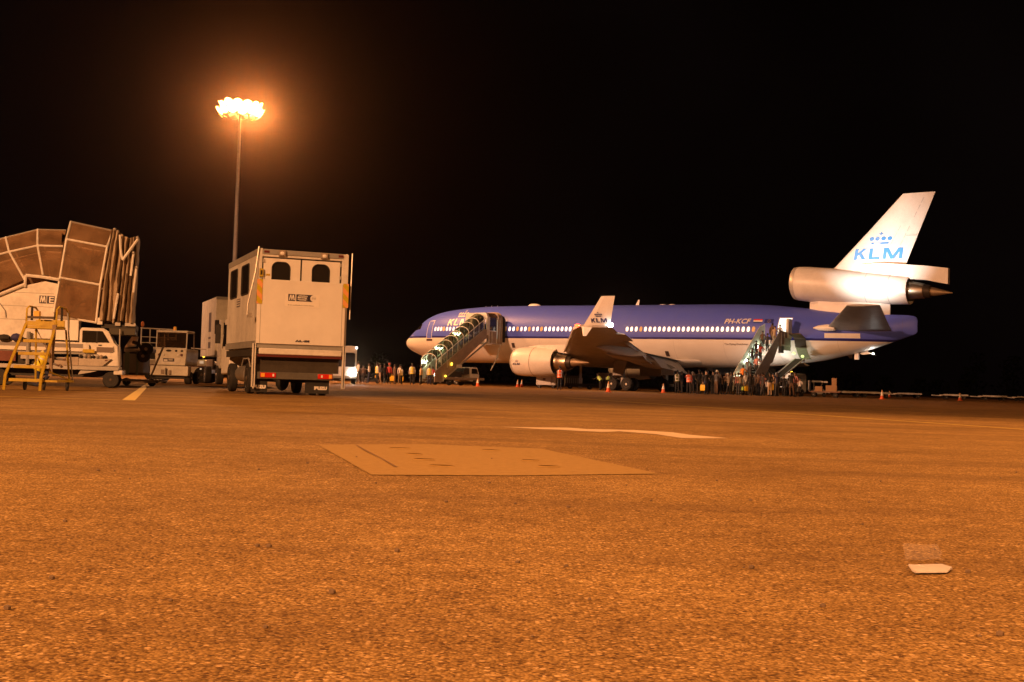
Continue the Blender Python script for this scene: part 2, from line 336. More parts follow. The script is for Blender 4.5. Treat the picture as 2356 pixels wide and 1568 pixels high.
def klm(shear=0.):
    """Crown over three heavy letters, height of the letters = 1."""
    P = [[(x + dx, y) for x, y in poly] for poly, dx in ((LK, 0), (LL, 1.26), (LM, 2.40))]
    for cx in (1.27, 1.76, 2.26, 2.76): P.append([(cx + .19 * math.cos(k * math.pi / 8), 1.86 + .19 * math.sin(k * math.pi / 8)) for k in range(16)])
    P.append([(1.30, 1.36), (2.72, 1.36), (2.72, 1.53), (1.30, 1.53)])
    P.append([(1.96, 2.12), (2.06, 2.12), (2.06, 2.24), (2.18, 2.24), (2.18, 2.34), (2.06, 2.34), (2.06, 2.46), (1.96, 2.46), (1.96, 2.34), (1.84, 2.34), (1.84, 2.24), (1.96, 2.24)])
    return [[(x + shear * y, y) for x, y in q] for q in P]
def polys_mesh(polys, cut=0):
    bm = bmesh.new()
    for q in polys: bm.faces.new([bm.verts.new((x, y, 0)) for x, y in q])
    bm.normal_update()
    bmesh.ops.triangulate(bm, faces=bm.faces)
    if cut: cut_bm(bm, cut)
    bm.verts.index_update(); vs = [tuple(v.co) for v in bm.verts]; fs = [tuple(v.index for v in f.verts) for f in bm.faces]; bm.free(); return vs, fs
def cut_bm(bm, step):
    ys = [v.co.y for v in bm.verts]; y = min(ys) + step
    while y < max(ys) - 1e-4:
        bmesh.ops.bisect_plane(bm, geom=bm.verts[:] + bm.edges[:] + bm.faces[:], plane_co=(0, y, 0), plane_no=(0, 1, 0)); y += step
def cut_mesh(vs, fs, step):
    bm = bmesh.new(); V = [bm.verts.new(v) for v in vs]
    for f in fs:
        try: bm.faces.new([V[i] for i in f])
        except ValueError: pass
    cut_bm(bm, step); bm.verts.index_update(); a = [tuple(v.co) for v in bm.verts]; b = [tuple(v.index for v in f.verts) for f in bm.faces]; bm.free(); return a, b
def wheel_parts(parent, c, r, w, axis='y', rim=steel, side=-1, rr=.58):
    """A tyre with a rim as its sub-part."""
    p = [(-w / 2, r * .62), (-w / 2, r * .93), (-w * .36, r), (w * .36, r), (w / 2, r * .93), (w / 2, r * .62)]
    t = MB().lathe(p, axis, c, 28).build('wheel', black, parent)
    k = -1 if side < 0 else 1
    q = [(k * (w / 2 - .03), r * rr), (k * (w / 2 + .004), r * rr), (k * (w / 2 - .02), r * .48), (k * (w / 2 - .06), r * .3), (k * (w / 2 - .01), r * .2), (k * (w / 2 + .02), r * .12)]
    MB().lathe(q, axis, c, 20).build('rim', rim, t)
    return t
def rrect(x0, x1, z0, z1, r, n=5, top_only=False):
    P = []
    for cx, cz, a0, rr in ((x1 - r, z1 - r, 0, r), (x0 + r, z1 - r, 90, r)) + (() if top_only else ((x0 + r, z0 + r, 180, r), (x1 - r, z0 + r, 270, r))):
        P += [(cx + rr * math.cos(R(a0 + 90 * k / n)), cz + rr * math.sin(R(a0 + 90 * k / n))) for k in range(n + 1)]
    if top_only: P += [(x0, z0), (x1, z0)]
    return P

# ------------------------------------------------------------------ ground and its markings
def sheet(name, pts, z, material, kind='structure', parent=None):
    b = MB().add([(x, y, z) for x, y in pts], [tuple(range(len(pts)))]); o = b.build(name, material, parent, smooth=0)
    if kind: o['kind'] = kind
    return o
g = 900
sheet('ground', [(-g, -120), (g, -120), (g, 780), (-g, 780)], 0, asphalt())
slab = sheet('concrete_slab', [(-1.54, 9.85), (-.78, 6.98), (.01, 7.22), (.96, 7.75), (.56, 9.2), (.27, 10.25), (-.69, 10.4)], .004, slabm)
for i, (a, b) in enumerate([((-.96, 9.62), (-.76, 9.61)), ((-.76, 8.94), (-.62, 8.92)), ((-.67, 8.37), (-.49, 8.37)), ((-.52, 7.82), (-.33, 7.79)), ((-.23, 9.72), (-.05, 9.70)), ((.08, 8.61), (.23, 8.59)), ((.18, 8.03), (.35, 8.06))]):
    cx, cy, w = (a[0] + b[0]) / 2, (a[1] + b[1]) / 2, (b[0] - a[0]) / 2.1
    ring = [(cx + w * math.cos(t * math.pi / 8), cy + .05 * math.sin(t * math.pi / 8)) for t in range(16)]
    pit = MB().loft([[(x, y, .0052) for x, y in ring], [(cx + (x - cx) * .86, cy + (y - cy) * .8, .012) for x, y in ring]], caps=False)
    pit.add([(cx + (x - cx) * .84, cy + (y - cy) * .78, .0058) for x, y in ring], [tuple(range(16))], 1)
    pit.build('lifting_recess', [slabm, mat('recess_dark', (.035, .03, .028), .5)], slab)  # flat dark oval set inside each raised rim
cr_ = [(-1.24, 9.91), (-1.06, 9.13), (-.88, 8.41), (-.70, 7.62)]
MB().add([(x + s * .005 * (1 + i % 2), y, .0085) for i, (x, y) in enumerate(cr_) for s in (-1, 1)], [(0, 2, 3, 1), (2, 4, 5, 3), (4, 6, 7, 5)]).build('crack', mat('crack_dark', (.20, .11, .04), .9), slab, smooth=0)
sheet('worn_marking', [(-.14, 14.88), (.30, 15.0), (.72, 15.25), (.95, 14.96), (1.30, 15.05), (1.53, 15.12), (1.80, 14.9), (1.97, 14.74), (2.08, 14.2), (2.43, 13.52), (2.12, 13.30), (1.87, 13.21), (1.75, 13.7), (1.69, 14.04), (1.5, 14.3), (1.31, 14.56), (1.18, 14.32), (1.07, 14.21), (.84, 14.27), (.6, 14.5), (.37, 14.51), (.1, 14.75)], .004, chalk)
sheet('yellow_line', [(-15.72, 52.6), (-15.50, 52.5), (-6.90, 22.42), (-7.14, 22.42)], .004, yline)
sheet('yellow_line', [(-19.0, 22.40), (-7.15, 22.30), (-7.15, 22.42), (-19.0, 22.62)], .004, yline)
sheet('yellow_line', [(2.0, 46.3), (2.14, 46.3), (10.45, 14.9), (10.31, 14.9)], .004, yline)
sheet('yellow_line', [(-9.0, 92.0), (3.0, 92.3), (3.0, 92.6), (-9.0, 92.3)], .004, yline)
t = MB()
lit = [(1.30, 3.95), (1.315, 3.925), (1.345, 3.95), (1.415, 3.965), (1.425, 3.90), (1.375, 3.81), (1.29, 3.79), (1.268, 3.78), (1.27, 3.82)]
rr_ = random.Random(3); top = []
cx, cy = 1.35, 3.87
rings = []
for k, (s, z) in enumerate(((1.0, .006), (.98, .009), (.72, .011), (.4, .008), (.12, .012))):
    rings.append([(cx + (x - cx) * s, cy + (y - cy) * s, z + (rr_.uniform(0, .005) if k else 0)) for x, y in lit])
tag(t.loft(rings, caps=True).build('paper_tissue', paper, smooth=60), 'crumpled white paper tissue lying flat on the tarmac at the lower right', 'litter')
t = MB(); rings = []
for j in range(5):
    rings.append([(1.30 + .13 * (j / 4) + .13 * i / 6 + .012 * rr_.random(), 4.0 + .42 * j / 4 + .02 * rr_.random(), .012 + .008 * rr_.random()) for i in range(7)])
tag(t.loft(rings, close=False, caps=False).build('plastic_film', film, smooth=60), 'thin see-through plastic scrap lying just beyond the white tissue', 'litter')
bm = MB(); rg = random.Random(11)
for i in range(60):
    y = rg.uniform(2.6, 9); x = rg.uniform(-.42, .42) * y; s = rg.uniform(.004, .011)
    bm.ball((x, y, s * .5), s, s * .8, s * .7, 6)
o = bm.build('gravel', mat('loose_stone', (.20, .14, .09), .9, dirt=.6, dscale=60)); o['kind'] = 'stuff'

# ------------------------------------------------------------------ floodlight masts
def mast(loc, label, idx):
    t = thing('floodlight_mast', label, 'light mast', (loc[0], loc[1], 0), 0, 'floodlight masts around the stand')
    H = loc[2]
    MB().tube([(0, 0, 0), (0, 0, H * .5), (0, 0, H + .4)], .34, 16, r1=.13).build('pole', greyp, t)
    b = MB()
    for z in (H - .05, H + .75):
        ring = [(1.75 * math.cos(k * math.pi / 12), 1.75 * math.sin(k * math.pi / 12), z) for k in range(25)]; b.tube(ring, .05, 6)
    for k in range(6):
        a = k * math.pi / 3; b.tube([(0, 0, H + .35), (1.75 * math.cos(a), 1.75 * math.sin(a), H - .05)], .04, 6); b.tube([(0, 0, H + .4), (1.75 * math.cos(a), 1.75 * math.sin(a), H + .75)], .04, 6)
    b.build('head_ring', greyp, t)
    hm = MB().lathe([(-.42, .10), (-.38, .22), (-.10, .52), (0, .55)], 'y', (0, 0, 0), 14, 0).mesh('floodlight', greyp)
    lm = MB().lathe([(0, .53), (.012, .53)], 'y', (0, 0, 0), 14).mesh('lamp_face', lamp_on)
    rz = random.Random(idx)
    for lev, n, z in ((0, 13, H - .34), (1, 13, H + .36)):
        for k in range(n):
            a = 2 * math.pi * (k + .5 * lev) / n + .2
            h = inst('floodlight', hm, t, ((2.3 - .2 * lev) * math.cos(a), (2.3 - .2 * lev) * math.sin(a), z + rz.uniform(-.12, .12)), (R(-38 + rz.uniform(-8, 8)), 0, a - math.pi / 2))
            inst('lamp_face', lm, h, (0, .004, 0))
    for tg, w, ang in MAST_LIGHTS[idx]:
        d = (Vector(tg) - Vector((loc[0], loc[1], H))).normalized()
        spot('mast_lamp', (loc[0] + d.x * 2.9, loc[1] + d.y * 2.9, H - .8), tg, w, SODIUM if idx != 3 else (1, .44, .21), ang, .3 if idx == 1 else .7, .5)
    return t
mast(MASTS[0], 'tall slim floodlight mast glowing orange, rising behind the white lift truck', 0)
mast(MASTS[1], 'floodlight mast behind the camera on the side of the stair trucks', 1)
mast(MASTS[2], 'unseen floodlight mast added to light the foreground, off to the side of the paper tissue', 2)
mast(MASTS[3], 'floodlight mast beyond the row of ground vehicles', 3)

# ------------------------------------------------------------------ the airliner
AX, AY, AA = -11.887, 138.367, .66012
plane = thing('airliner', 'blue and white three engined airliner parked across the stand with passengers boarding', 'airliner', (AX, AY, 0), -AA)
FR = [(0.0, 4.64, 4.38, .12), (.3, 5.02, 4.05, .48), (1.0, 5.55, 3.66, .98), (2.0, 6.18, 3.30, 1.48), (3.0, 6.92, 2.97, 1.92), (4.0, 7.50, 2.74, 2.26), (5.5, 7.95, 2.54, 2.58), (7.2, 8.20, 2.46, 2.79),
      (10.2, 8.43, 2.46, 2.96), (13, 8.53, 2.48, 3.01), (17, 8.54, 2.48, 3.01), (25, 8.47, 2.44, 3.01), (33, 8.41, 2.42, 3.01), (40, 8.36, 2.44, 3.01), (44, 8.25, 2.58, 2.94), (47.8, 7.93, 2.93, 2.62), (50, 7.66, 3.22, 2.27),
      (52.6, 7.42, 3.80, 1.76), (54.2, 7.32, 4.22, 1.40), (56.5, 7.22, 4.95, .74), (57.6, 7.17, 5.36, .36), (58.15, 7.05, 5.55, .16), (58.33, 6.8, 5.75, .07)]
def fr_at(x):
    x = max(0, min(58.33, x))
    i = max(k for k in range(len(FR)) if FR[k][0] <= x + 1e-9); i = min(i, len(FR) - 2)
    a, b = FR[i], FR[i + 1]; h = b[0] - a[0]; t = (x - a[0]) / h; out = []
    for c in (1, 2, 3):
        def sl(k):
            if k <= 0: return (FR[1][c] - FR[0][c]) / (FR[1][0] - FR[0][0]) * 1.1
            if k >= len(FR) - 1: return (FR[-1][c] - FR[-2][c]) / (FR[-1][0] - FR[-2][0])
            d0 = (FR[k][c] - FR[k - 1][c]) / (FR[k][0] - FR[k - 1][0]); d1 = (FR[k + 1][c] - FR[k][c]) / (FR[k + 1][0] - FR[k][0])
            return 0 if d0 * d1 <= 0 else 2 * d0 * d1 / (d0 + d1)
        m0, m1 = sl(i) * h, sl(i + 1) * h
        out.append((2 * t**3 - 3 * t**2 + 1) * a[c] + (t**3 - 2 * t**2 + t) * m0 + (-2 * t**3 + 3 * t**2) * b[c] + (t**3 - t**2) * m1)
    return out
def skin(x, z, off=0.):
    """Point on the near (camera) side of the fuselage skin."""
    zt, zb, hw = fr_at(x); zc, rz = (zt + zb) / 2, (zt - zb) / 2
    s = max(-1, min(1, (z - zc) / rz)); return (x, -(hw * math.sqrt(max(0, 1 - s * s)) + off), z + off * s)
def skin_patch(x0, x1, z0, z1, off, nx=2, nz=8):
    b = MB(); vs = [skin(x0 + (x1 - x0) * i / nx, z0 + (z1 - z0) * j / nz, off) for i in range(nx + 1) for j in range(nz + 1)]
    return b.add(vs, [(i * (nz + 1) + j, (i + 1) * (nz + 1) + j, (i + 1) * (nz + 1) + j + 1, i * (nz + 1) + j + 1) for i in range(nx) for j in range(nz)])
xs = [0, .1, .3, .6] + [1 + .5 * i for i in range(18)] + [10 + 1.5 * i for i in range(22)] + [43 + .75 * i for i in range(20)] + [57.6, 58.0, 58.2, 58.33]
rings = []
for x in sorted(set(round(q, 3) for q in xs if q <= 58.33)):
    zt, zb, hw = fr_at(x); zc, rz = (zt + zb) / 2, (zt - zb) / 2
    rings.append([(x, hw * math.cos(2 * math.pi * k / 64), zc + rz * math.sin(2 * math.pi * k / 64)) for k in range(64)])
fus = MB().loft(rings).build('fuselage', FUS, plane, smooth=60)
b = MB(); rings = []
for i in range(15):
    t = i / 14; x = 19.5 + 20.5 * t; s = math.sin(math.pi * min(1, max(0, .02 + .96 * t))) ** .45
    rings.append([(x, 3.35 * s * math.cos(R(180 + 180 * k / 20)), 3.1 + (.95 * s) * math.sin(R(180 + 180 * k / 20))) for k in range(21)])
b.loft(rings, close=False, caps=False).build('belly_fairing', planewhite, plane, smooth=60)

def shelled(name, polys_or_mesh, place, material, off=.02, cut=.18):
    vs, fs = polys_or_mesh; vs, fs = cut_mesh(vs, fs, cut)
    vs = [skin(*place(v[0], v[1]), off) for v in vs]
    return MB().add(vs, fs).build(name, material, plane, smooth=0)
# lettering on the blue: crown and letters at the nose, registration, flags, ship name
vs, fs = polys_mesh(klm(.16)); shelled('airline_logo', (vs, fs), lambda u, v: (8.22 + u * .735, 6.37 + v * .70), white_c)
def fit_text(body, x0, z0, w, h, shear, bold, name, material, slope=0.):
    vs, fs = text_poly(body, 1, shear, bold); X = [v[0] for v in vs]; Y = [v[1] for v in vs]
    vs = [((v[0] - min(X)) / (max(X) - min(X)) * w, (v[1] - min(Y)) / (max(Y) - min(Y)) * h, 0) for v in vs]
    return shelled(name, (vs, fs), lambda u, v: (x0 + u, z0 + v + slope * u), material)
fit_text('PH-KCF', 41.62, 6.38, 2.58, .45, .22, .018, 'registration_lettering', white_c)
fit_text('The Flying Dutchman', 41.70, 4.40, 2.36, .21, 0, .012, 'ship_name_lettering', mat('name_grey', (.16, .12, .11), .5))
fit_text('KLM', 1.75, 5.28, .5, .10, 0, .03, 'nose_lettering', white_c)

for k, c in enumerate(((.60, .04, .03), (.75, .73, .70), (.03, .06, .30))):
    skin_patch(44.45, 45.30, 6.43 + (2 - k) * .117, 6.43 + (3 - k) * .117, .015, 1, 2).build('flag_band', mat('flag_%d' % k, c, .4), plane)
eu = skin_patch(45.5, 46.32, 6.43, 6.78, .014, 2, 3).build('flag_field', mat('flag_field_blue', (.02, .03, .22), .4), plane)
sb = MB()
for k in range(12):
    a = k * math.pi / 6; cx, cz = 45.91 + .12 * math.cos(a), 6.605 + .12 * math.sin(a)
    sb.add([skin(cx + .02 * math.cos(j * math.pi / 3), cz + .02 * math.sin(j * math.pi / 3), .022) for j in range(6)], [tuple(range(6))])
sb.build('flag_stars', mat('star_yellow', (.7, .5, .08), .5), eu, smooth=0)
# cabin windows
def cabin_win(x, z, m_):
    zt, zb, hw = fr_at(x); P = Vector(skin(x, z, .012)); Q = Vector(skin(x, z + .2, .012)); up = (Q - P).normalized(); ri = Vector((1, 0, 0)); nn = ri.cross(up)
    M = Matrix((ri, up, nn)).transposed().to_4x4(); M.translation = P
    key = 'w' + m_.name
    if key not in MATS:
        oval = [(math.copysign(abs(math.cos(t)) ** .75, math.cos(t)) * .145, math.copysign(abs(math.sin(t)) ** .75, math.sin(t)) * .225) for t in [k * math.pi / 9 for k in range(18)]]
        b = MB().add([(x_, y_, 0) for x_, y_ in oval], [tuple(range(18))], 0); b.loft([[(x_ * s, y_ * s, zz) for x_, y_ in oval] for s, zz in ((1.0, .004), (1.12, .008), (1.20, -.01))], caps=False, mi=1)
        MATS[key] = b.mesh('cabin_window', [m_, mat('window_rim', (.35, .36, .42), .4)])
    o = inst('cabin_window', MATS[key], plane); o.matrix_local = M
front = [6.52, 6.97, 7.42, (7.84, 'o'), 8.32, 8.79, 9.3, 9.8, 10.3, 10.8, 11.3, 11.8]
mid = [16.02, (16.48, 'o'), 17.02, 17.53, (18.03, 'o'), 18.55, 19.05, (19.56, 'o'), 20.08, 20.6, (21.1, 'o'), 21.61, 22.12, 22.62, 23.14, 23.65, 24.15, 24.64, 25.15, 25.66, 26.17, 26.68, 27.2, 27.7, 28.2]
aft = [31.32, 31.82, 32.34, (32.86, 'o'), 33.37, 33.88, 34.39, 34.9, 35.41, 35.94, 36.46, 36.97, 37.48, 38.0, 38.5, 39.0, 39.5, 40.0, 40.5, 41.01, 41.52, 42.04, 42.53, 43.07, 43.59, 44.09, (44.59, 'o')]
for grp, base in ((front, win_blue), (mid, win_white), (aft, win_warm)):
    for i, w in enumerate(grp):
        x = w[0] if isinstance(w, tuple) else w
        mm = win_dim if isinstance(w, tuple) else base
        if base is win_white and i in (4, 5, 7, 8): mm = win_blue if not isinstance(w, tuple) else win_dim
        if base is aft and i < 3: mm = win_blue
        cabin_win(x, 6.03 - .0038 * x + (0 if x > 9 else -.0), mm)
# doors: outlined forward door, open aft door, hold door
def frame_strip(x0, x1, z0, z1, w, off):
    b = MB()
    for q in ((x0, x0 + w, z0, z1), (x1 - w, x1, z0, z1), (x0 + w, x1 - w, z0, z0 + w), (x0 + w, x1 - w, z1 - w, z1)):
        p = skin_patch(*q, off, 1, 8); b.add(p.v, p.f)
    return b
fd = skin_patch(5.18, 6.02, 4.98, 6.92, .012, 2, 10).build('cabin_door', mat('door_blue', (.095, .14, .62), .42, spec=.28), plane)
frame_strip(5.16, 6.04, 4.96, 6.94, .055, .02).build('door_outline', white_c, fd)
skin_patch(5.12, 6.08, 4.72, 4.93, .02, 2, 2).build('door_scuff_plate', mat('scuff', (.06, .04, .05), .5), plane)
od = skin_patch(46.86, 47.96, 4.95, 6.86, .012, 3, 10).build('open_doorway', door_lit, plane)
frame_strip(46.80, 48.02, 4.90, 6.90, .06, .03).build('door_outline', white_c, od)
skin_patch(14.85, 16.0, 4.95, 6.9, .012, 3, 10).build('open_doorway', mat('dim_doorway', (.5, .5, .45), .5, emit=(.8, .95, .8), es=.5), plane)
MB().box(47.98, 48.25, -3.5, -2.75, 5.0, 6.75).build('open_cabin_door', mat('door_inner', (.6, .6, .58), .5, dirt=.2), plane, bevel=.06)
hd = skin_patch(48.35, 49.35, 4.28, 5.05, .015, 3, 5).build('hold_doorway', mat('hold_dark', (.035, .022, .012), .7), plane)
skin_patch(48.4, 49.3, 3.3, 4.26, .015, 3, 5).build('hold_interior', mat('hold_lit', (.10, .11, .05), .7, emit=(.85, .85, .45), es=.10, dirt=.8, dscale=6), hd)
hx = MB(); c0 = Vector(skin(48.35, 5.05, .05)); c1 = Vector(skin(49.35, 5.05, .05))
hx.add([c0, c1, c1 + Vector((0, -1.1, .35)), c0 + Vector((0, -1.1, .35)), c0 + Vector((0, 0, .09)), c1 + Vector((0, 0, .09)), c1 + Vector((0, -1.1, .43)), c0 + Vector((0, -1.1, .43))], [(0, 1, 2, 3), (4, 7, 6, 5), (0, 4, 5, 1), (2, 6, 7, 3), (1, 5, 6, 2), (0, 3, 7, 4)])
hx.build('hold_door', mat('hold_door_dark', (.10, .065, .04), .6), plane, smooth=0)
for k, (x, z) in enumerate(((17.38, 4.28), (11.2, 3.9), (35.5, 3.6))):
    skin_patch(x - .2, x + .2, z - .24, z + .24, .012, 1, 3).build('service_panel', mat('panel_dark', (.05, .035, .03), .5), plane)
# flight deck windows
for (xa, za, xb, zb_, xc, zc_, xd, zd_) in ((2.30, 5.92, 3.05, 5.96, 3.18, 6.55, 2.68, 6.50), (3.12, 5.97, 3.75, 6.02, 3.72, 6.60, 3.26, 6.58)):
    P = [(xa, za), (xb, zb_), (xc, zc_), (xd, zd_)]
    vs = []; n = 5
    for i in range(n + 1):
        for j in range(n + 1):
            a = i / n; c = j / n
            x = (1 - c) * ((1 - a) * P[0][0] + a * P[1][0]) + c * ((1 - a) * P[3][0] + a * P[2][0]); z = (1 - c) * ((1 - a) * P[0][1] + a * P[1][1]) + c * ((1 - a) * P[3][1] + a * P[2][1]); vs.append(skin(x, z, .015))
    MB().add(vs, [(i * (n + 1) + j, (i + 1) * (n + 1) + j, (i + 1) * (n + 1) + j + 1, i * (n + 1) + j + 1) for i in range(n) for j in range(n)]).build('flight_deck_window', tint, plane)
for x0, x1, h in ((17.05, 18.7, .24), (33.1, 33.8, .10), (34.1, 34.85, .10)):
    MB().ball(((x0 + x1) / 2, 0, fr_at(x0)[0] - .02), (x1 - x0) / 2, .3, h, 14).build('antenna_dome', white_c, plane)
MB().loft([[(30.3, -.03, 8.38), (30.72, -.03, 8.38), (30.72, .03, 8.38), (30.3, .03, 8.38)], [(30.64, -.015, 8.96), (30.78, -.015, 8.96), (30.78, .015, 8.96), (30.64, .015, 8.96)]]).build('blade_antenna', white_c, plane)
for x in (11.3, 12.1, 12.9): MB().tube([(x, 0, fr_at(x)[0] - .05), (x + .05, 0, fr_at(x)[0] + .14)], .02, 5).build('small_antenna', white_c, plane)

# wings
def foil(y, xl, xt, z, tc, tw=0.):
    c = xt - xl; P = []
    for t in (0, .01, .05, .14, .3, .5, .7, .88, 1): P.append((t, .5 * tc * 2.6 * (math.sqrt(t) - .35 * t - .65 * t * t) * 1.15))
    up = [(xl + t * c, y, z + h * c - tw * t * c) for t, h in P]; lo = [(xl + t * c, y, z - h * c * .8 - tw * t * c) for t, h in P[::-1]]
    return up + lo[1:-1]
def wing_side(s):
    W = MB().loft([foil(s * y, a, b_, z, tc) for y, a, b_, z, tc in ((2.4, 22.9, 37.0, 2.95, .12), (5.5, 25.6, 36.9, 3.22, .115), (9.0, 28.4, 36.9, 3.52, .11), (15, 33.1, 39.4, 4.06, .10), (21, 37.7, 42.0, 4.58, .10), (25.2, 41.0, 43.95, 4.95, .09))]).build('wing', wingmat, plane, smooth=40)
    def le(y): return 33.13 + .765 * (y - 15)
    def zz(y): return 2.95 + .0885 * (y - 2.5)
    for y0, y1 in ((4.2, 7.4), (9.8, 14.8), (15.0, 19.8), (20.0, 24.6)):
        r = []
        for y in (y0, y1): r.append([(le(y) + dx, s * y, zz(y) + dz) for dx, dz in ((-.34, -.20), (-.42, -.10), (-.30, .04), (.1, .16), (.4, .2), (.05, -.05))])
        MB().loft(r).build('slat', slat_m, W)
    for y0, y1, a0, a1, c, d in ((3.0, 7.9, 36.4, 36.5, 1.7, 1.25), (9.3, 13.1, 36.8, 38.4, 1.3, 1.15), (13.5, 17.2, 38.55, 40.2, 1.05, .85)):
        r = [[(a - .25, s * y, zz(y) + .10), (a + c * .45, s * y, zz(y) - d * .30), (a + c, s * y, zz(y) - d), (a + c * .4, s * y, zz(y) - d * .62), (a - .25, s * y, zz(y) - .16)] for y, a in ((y0, a0), (y1, a1))]
        MB().loft(r).build('flap', wingmat, W)
    MB().loft([[(a - .1, s * y, zz(y) + .05), (a + .75, s * y, zz(y) - .12), (a + .72, s * y, zz(y) - .15), (a - .1, s * y, zz(y) - .12)] for y, a in ((17.4, 40.35), (21.6, 42.2))]).build('aileron', wingmat, W)
    for y, xt in ((6.0, 36.7), (11.2, 37.6), (16.0, 39.8)):
        pr = [(-3.2, .04), (-2.4, .26), (-1.0, .38), (.4, .34), (1.3, .18), (1.75, .03)]
        rings = [[(xt + t, s * y + r * .42 * math.cos(k * math.pi / 7), zz(y) - .45 - .24 * (t + 3.2) / 2 + r * 1.0 * math.sin(k * math.pi / 7)) for k in range(14)] for t, r in pr]
        MB().loft(rings).build('flap_track_fairing', mat('fairing_gloss', (.34, .32, .29), .2, spec=.7), W)
    # winglets
    b = MB()
    def wsec(xl, xt, y, z, th): return [(xl, s * y, z), (xl + (xt - xl) * .25, s * (y + th), z), (xt, s * y, z), (xl + (xt - xl) * .25, s * (y - th), z)]
    b.loft([wsec(41.3, 44.0, 25.25, 4.84, .10), wsec(41.65, 44.05, 25.42, 5.0, .09), wsec(43.75, 44.95, 26.25, 7.13, .04)]).build('winglet', planewhite, W, smooth=0)
    b = MB().loft([wsec(41.35, 42.4, 25.25, 4.94, .07), wsec(41.85, 42.15, 25.75, 4.18, .02)]); b.build('lower_winglet', planewhite, W, smooth=0)
    if s < 0:
        lg = polys_mesh(klm(.0)); bl = MB(); A, B_ = Vector((41.65, -25.42, 5.0)), Vector((43.75, -26.25, 7.13))
        up = Vector((0, -.83, 2.13)).normalized()
        vs = [Vector((42.50, -25.42, 5.0)) + Vector((1, 0, 0)) * (u * .36) + up * (.24 + v * .34) + Vector((0, -.105, -.03)) for u, v, _ in lg[0]]
        bl.add(vs, lg[1]).build('winglet_logo', navy, W, smooth=0)
        MB().ball((40.9, -25.15, 5.0), .26, .16, .12, 10).build('navigation_light', nav_red, W)
        MB().ball((44.05, -25.35, 5.03), .22, .18, .17, 12).build('strobe_light', strobe_on, W)
    return W
wing_side(-1); wing_side(1)
point('strobe_lamp', (44.4, -25.4, 5.05), 300, (1, .97, .9), .08, plane); point('navigation_lamp', (40.7, -25.3, 5.1), 25, (1, .1, .03), .08, plane)
def engine(s):
    y = s * 8.6
    c = (0, y, 2.50)
    E_ = MB().lathe([(22.95, 1.02), (22.62, 1.06), (22.45, 1.15), (22.5, 1.25), (22.75, 1.33), (23.4, 1.40), (24.6, 1.42), (25.8, 1.37), (27.3, 1.24), (27.3, 1.20), (26.6, 1.18)], 'x', c, 40, caps=False).build('engine', planewhite, plane, smooth=50)
    MB().lathe([(22.95, 1.015), (22.60, 1.065), (22.43, 1.15), (22.48, 1.255), (22.74, 1.338)], 'x', c, 40, caps=False).build('intake_lip', slat_m, E_, smooth=60)
    MB().lathe([(23.4, 1.03), (23.42, .3), (22.9, .02)], 'x', c, 24).build('fan', hotdark, E_)
    MB().lathe([(26.4, 1.21), (26.42, .8)], 'x', c, 32, caps=False).build('fan_duct', hotdark, E_)
    MB().lathe([(26.3, 1.0), (27.3, .90), (27.62, .86), (27.7, .79), (28.4, .70), (28.52, .68), (28.5, .62)], 'x', c, 36, caps=False).build('core_cowl', hot, E_)
    MB().lathe([(28.45, .64), (28.95, .53), (28.95, .47), (28.6, .45)], 'x', c, 32, caps=False).build('exhaust_nozzle', hotdark, E_)
    MB().lathe([(28.6, .44), (29.1, .40), (29.9, .23), (30.85, .03)], 'x', c, 28).build('exhaust_plug', plugm, E_)
    b = MB().lathe([(24.86, 1.424), (24.9, 1.424)], 'x', c, 40, caps=False); b.lathe([(27.26, 1.247), (27.31, 1.247)], 'x', c, 40, caps=False)
    b.build('cowl_seam', mat('seam_dark', (.10, .06, .04), .6), E_)
    py = []
    for x, zt, zb, w in ((23.9, 3.95, 3.80, .06), (25.2, 4.12, 3.7, .2), (28.2, 4.15, 3.35, .26), (30.2, 3.7, 3.25, .22), (31.4, 3.55, 3.12, .04)): py.append([(x, y - w, zb), (x, y - w, zt), (x, y + w, zt), (x, y + w, zb)])
    MB().loft(py).build('pylon', planewhite, E_, smooth=0)
    if s < 0:
        vs, fs = polys_mesh(klm(.16), .1); vv = []
        for u, v, _ in vs:
            x = 22.98 + u * .205; a = R(184) - (v * .205 - .26) / 1.42; vv.append((x, y + 1.432 * math.cos(a), 2.5 + 1.432 * math.sin(a)))
        MB().add(vv, fs).build('engine_logo', navy, E_, smooth=0)
        ring = MB(); ring.lathe([(-.005, .07), (-.005, .09)], 'y', (22.95, y - 1.40, 2.55), 14, caps=False); ring.build('engine_marking', navy, E_)
engine(-1); engine(1)
# fin engine
def ax2(x): return 10.13 - .083 * (x - 47.2)
prof = [(47.75, 1.18), (47.35, 1.24), (47.18, 1.34), (47.25, 1.44), (47.6, 1.52), (48.5, 1.56), (51, 1.54), (54.1, 1.40), (56.1, 1.29), (57.65, 1.18), (57.65, 1.12), (57.1, 1.08)]
nac = MB().lathe([(x, r, ax2(x)) for x, r in prof], 'x', (0, 0, 0), 44, caps=False).build('tail_engine', planewhite, plane, smooth=50)
MB().lathe([(x, r, ax2(x)) for x, r in ((47.75, 1.175), (47.33, 1.245), (47.165, 1.34), (47.235, 1.448), (47.62, 1.532))], 'x', (0, 0, 0), 44, caps=False).build('intake_lip', slat_m, nac, smooth=60)
MB().lathe([(x, r, ax2(x)) for x, r in ((48.2, 1.2), (48.3, .02))], 'x', (0, 0, 0), 28, caps=False).build('intake_duct', hotdark, nac)
MB().lathe([(x, r, ax2(x) + .02) for x, r in ((57.0, 1.10), (57.1, .8))], 'x', (0, 0, 0), 32, caps=False).build('fan_duct', hotdark, nac)
